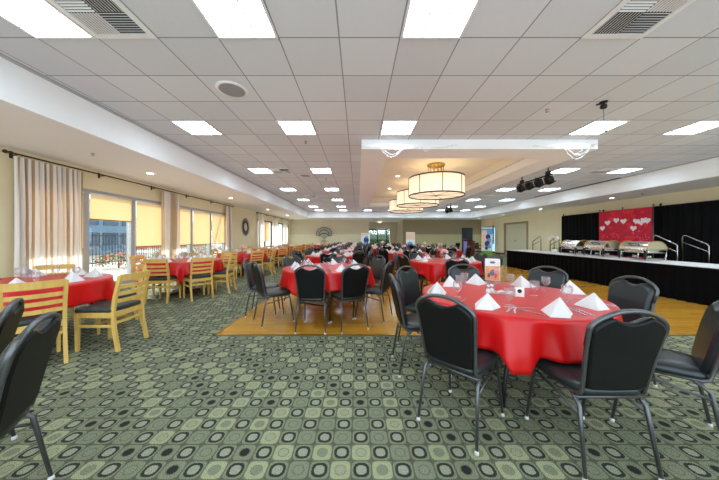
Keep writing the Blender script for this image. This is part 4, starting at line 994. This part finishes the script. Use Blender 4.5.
# foreground table settings
zt = Z_T+.0065
for (px, py, rz, nm) in ((.76, 2.43, -1.2, 'far left edge, beside the left chairs'), (1.03, 2.83, -2.4, 'far left, behind the one at the edge'), (.97, 1.98, .25, 'near side, facing the camera'), (1.36, 2.94, 2.9, 'far side, beside the picture sign'),
        (1.78, 2.78, 2.5, 'far side, right of the picture sign'), (1.38, 1.80, .35, 'near right, with the lowest corner'), (1.79, 1.98, .8, 'right side, nearest the right chair'), (2.04, 2.48, 1.9, 'far right, behind the one on the right')):
    single('napkin', NAP[int(px*100) % 4], (px, py, zt), rz, 'white napkin on foreground table, %s' % nm, 'napkin', 'folded white napkins')
for (px, py, nm) in ((1.19, 2.87, 'far side left of the sign'), (1.66, 2.80, 'far side right of the sign'), (.90, 2.32, 'left side behind the forks'), (1.06, 2.68, 'far left between two napkins'), (1.2, 2.03, 'near side right of the front napkin'), (1.9, 2.6, 'far right in front of the grey chair'), (1.74, 2.14, 'right side between two napkins'), (1.62, 2.36, 'right of the white card box')):
    single('water_glass', GLASS, (px, py, zt), 0, 'stemmed glass on foreground table, %s' % nm, 'glass', 'water glasses')
for (px, py, rz, nm) in ((.80, 2.14, -.5, 'left, by the leftmost napkin'), (1.12, 1.90, -.7, 'near side, right of front napkin'), (1.16, 1.90, -.55, 'near side, second from front napkin'), (1.24, 1.83, .5, 'left of the near right napkin'), (1.62, 1.84, -.1, 'between the two right napkins'), (1.95, 2.2, 1.0, 'right edge, by the far right napkin')):
    single('fork', FORK, (px, py, zt), rz, 'steel fork on foreground table, %s' % nm, 'fork', 'forks')
for (px, py, rz, nm) in ((1.22, 1.95, 1.3, 'near side by the stemmed glass'), (1.92, 2.05, 1.25, 'right side before the napkin'), (.88, 2.16, -.6, 'left side beside the fork'), (1.58, 1.86, -.2, 'between the two right napkins')):
    single('knife', KNIFE, (px, py, zt), rz, 'steel knife on foreground table, %s' % nm, 'knife', 'knives')
def shaker(px, py, label):
    r = thing('salt_shaker', label, 'shaker', (px, py, zt), 0, 'shakers on the foreground table')
    q = MB(); q.lathe([(.001, 0), (.021, 0), (.022, .02), (.018, .055), (.001, .056)], 14); q.build('body', 'glassware', r)
    q = MB(); q.lathe([(.019, .055), (.02, .07), (.012, .082), (.001, .084)], 14); q.build('cap', 'steel', r)
    q = MB(); q.lathe([(.001, .003), (.0185, .003), (.0165, .04), (.001, .041)], 12); q.build('salt', 'paper_white', r)
shaker(1.25, 2.47, 'small glass salt shaker left of the white card on foreground table')
shaker(1.30, 2.50, 'second small shaker touching the confetti on foreground table')
r = thing('card_box', 'small white card with a round black emblem on foreground table', 'card', (1.46, 2.33, zt), -.35)
q = MB(); q.rbox((0, 0, .04), (.075, .04, .08), .004); q.build('box', 'paper_white', r)
q = MB(); q.lathe([(.001, 0), (.018, 0), (.018, .001), (.001, .001)], 18); q.v = [tuple(Matrix.Translation((.0, -.0215, .052)) @ Matrix.Rotation(PI/2, 4, 'X') @ Vector(p)) for p in q.v]; q.build('emblem', 'ink_black', r)
q = MB(); rnd = random.Random(5)
for i in range(90):
    a = rnd.uniform(0, 6.3); d = rnd.random()**.6; c = Vector((.15*d*math.cos(a), .07*d*math.sin(a), .002+.022*(1-d)*rnd.random())); s = rnd.uniform(.012, .022)
    q.add([(-s, 0, 0), (0, -s*.6, .003), (s, 0, 0), (0, s*.6, .004)], [(0, 1, 2, 3)], 0, True, Matrix.Translation(c) @ Matrix.Rotation(a*3, 4, 'Z') @ Matrix.Rotation(rnd.uniform(-.4, .4), 4, 'X'))
tag(q.build('confetti', 'paper_white', None, (1.38, 2.48, zt+.002)), 'heap of white paper confetti in the middle of foreground table', 'confetti', None, 'stuff')
def table_sign(loc, rz, w, h, label, big=True):
    r = thing('table_sign', label, 'sign', loc, rz, 'picture signs on the tables')
    q = MB(); q.bx(-w/2, w/2, -.004, .004, .03, h); q.bx(-w/2+.004, w/2-.004, -.0055, -.004, .034, h*.70, 1)
    if big:
        for cx, cz, sx, sz, mi in ((0, .85, .2, .05, 2), (-.02, .42, .16, .13, 3), (.2, .3, .12, .1, 4), (-.25, .32, .1, .09, 2), (.08, .55, .1, .05, 4), (.28, .5, .1, .06, 5)):
            P = [(cx*w+sx*w*math.cos(a), cz*h+sz*h*math.sin(a)) for a in [2*PI*k/14 for k in range(14)]]; q.add([(px, -.0062-abs(cx)*.002-sz*.002, pz) for px, pz in P], [list(range(14))], mi)
    q.build('picture', ['paper_white', 'paper_orange', 'ink_black', 'ink_blue', 'heart_red', 'sky_blue'], r)
    q = MB(); q.bx(-w/2-.004, w/2+.004, -.05, .05, 0, .004); q.bx(-w/2-.004, w/2+.004, -.009, -.0075, .004, h+.003); q.build('holder', 'glassware', r)
table_sign((1.57, 3.0, zt), -.45, .155, .285, 'orange and white picture sign in a clear holder on foreground table')
table_sign((3.38, 10.55, .008+zt), -.3, .17, .28, 'small orange sign standing on a distant table in front of lectern')
table_sign((-.42, 7.45, .008+zt), .0, .2, .16, 'low orange picture card on the second table of the middle row')
# two chairs of a table outside the frame, lower left
place('near', (-1.76, 1.07, 0), 2.12, 'black banquet chair in the lower left corner, turned toward the left edge', 'chair', 'banquet chairs around the tables')
place('near', (-2.27, 1.33, 0), 2.3, 'black banquet chair cut by the left edge, behind the corner chair', 'chair', 'banquet chairs around the tables')
place('banquet', (8.3, 19.1, 0), 2.9, 'black chair behind the dark side table, left one', 'chair', 'chairs by the lectern'); place('banquet', (8.95, 19.1, 0), 3.3, 'black chair behind the dark side table, right one', 'chair', 'chairs by the lectern')
place('banquet', (6.9, 18.3, 0), .4, 'black chair to the left of the lectern', 'chair', 'chairs by the lectern')
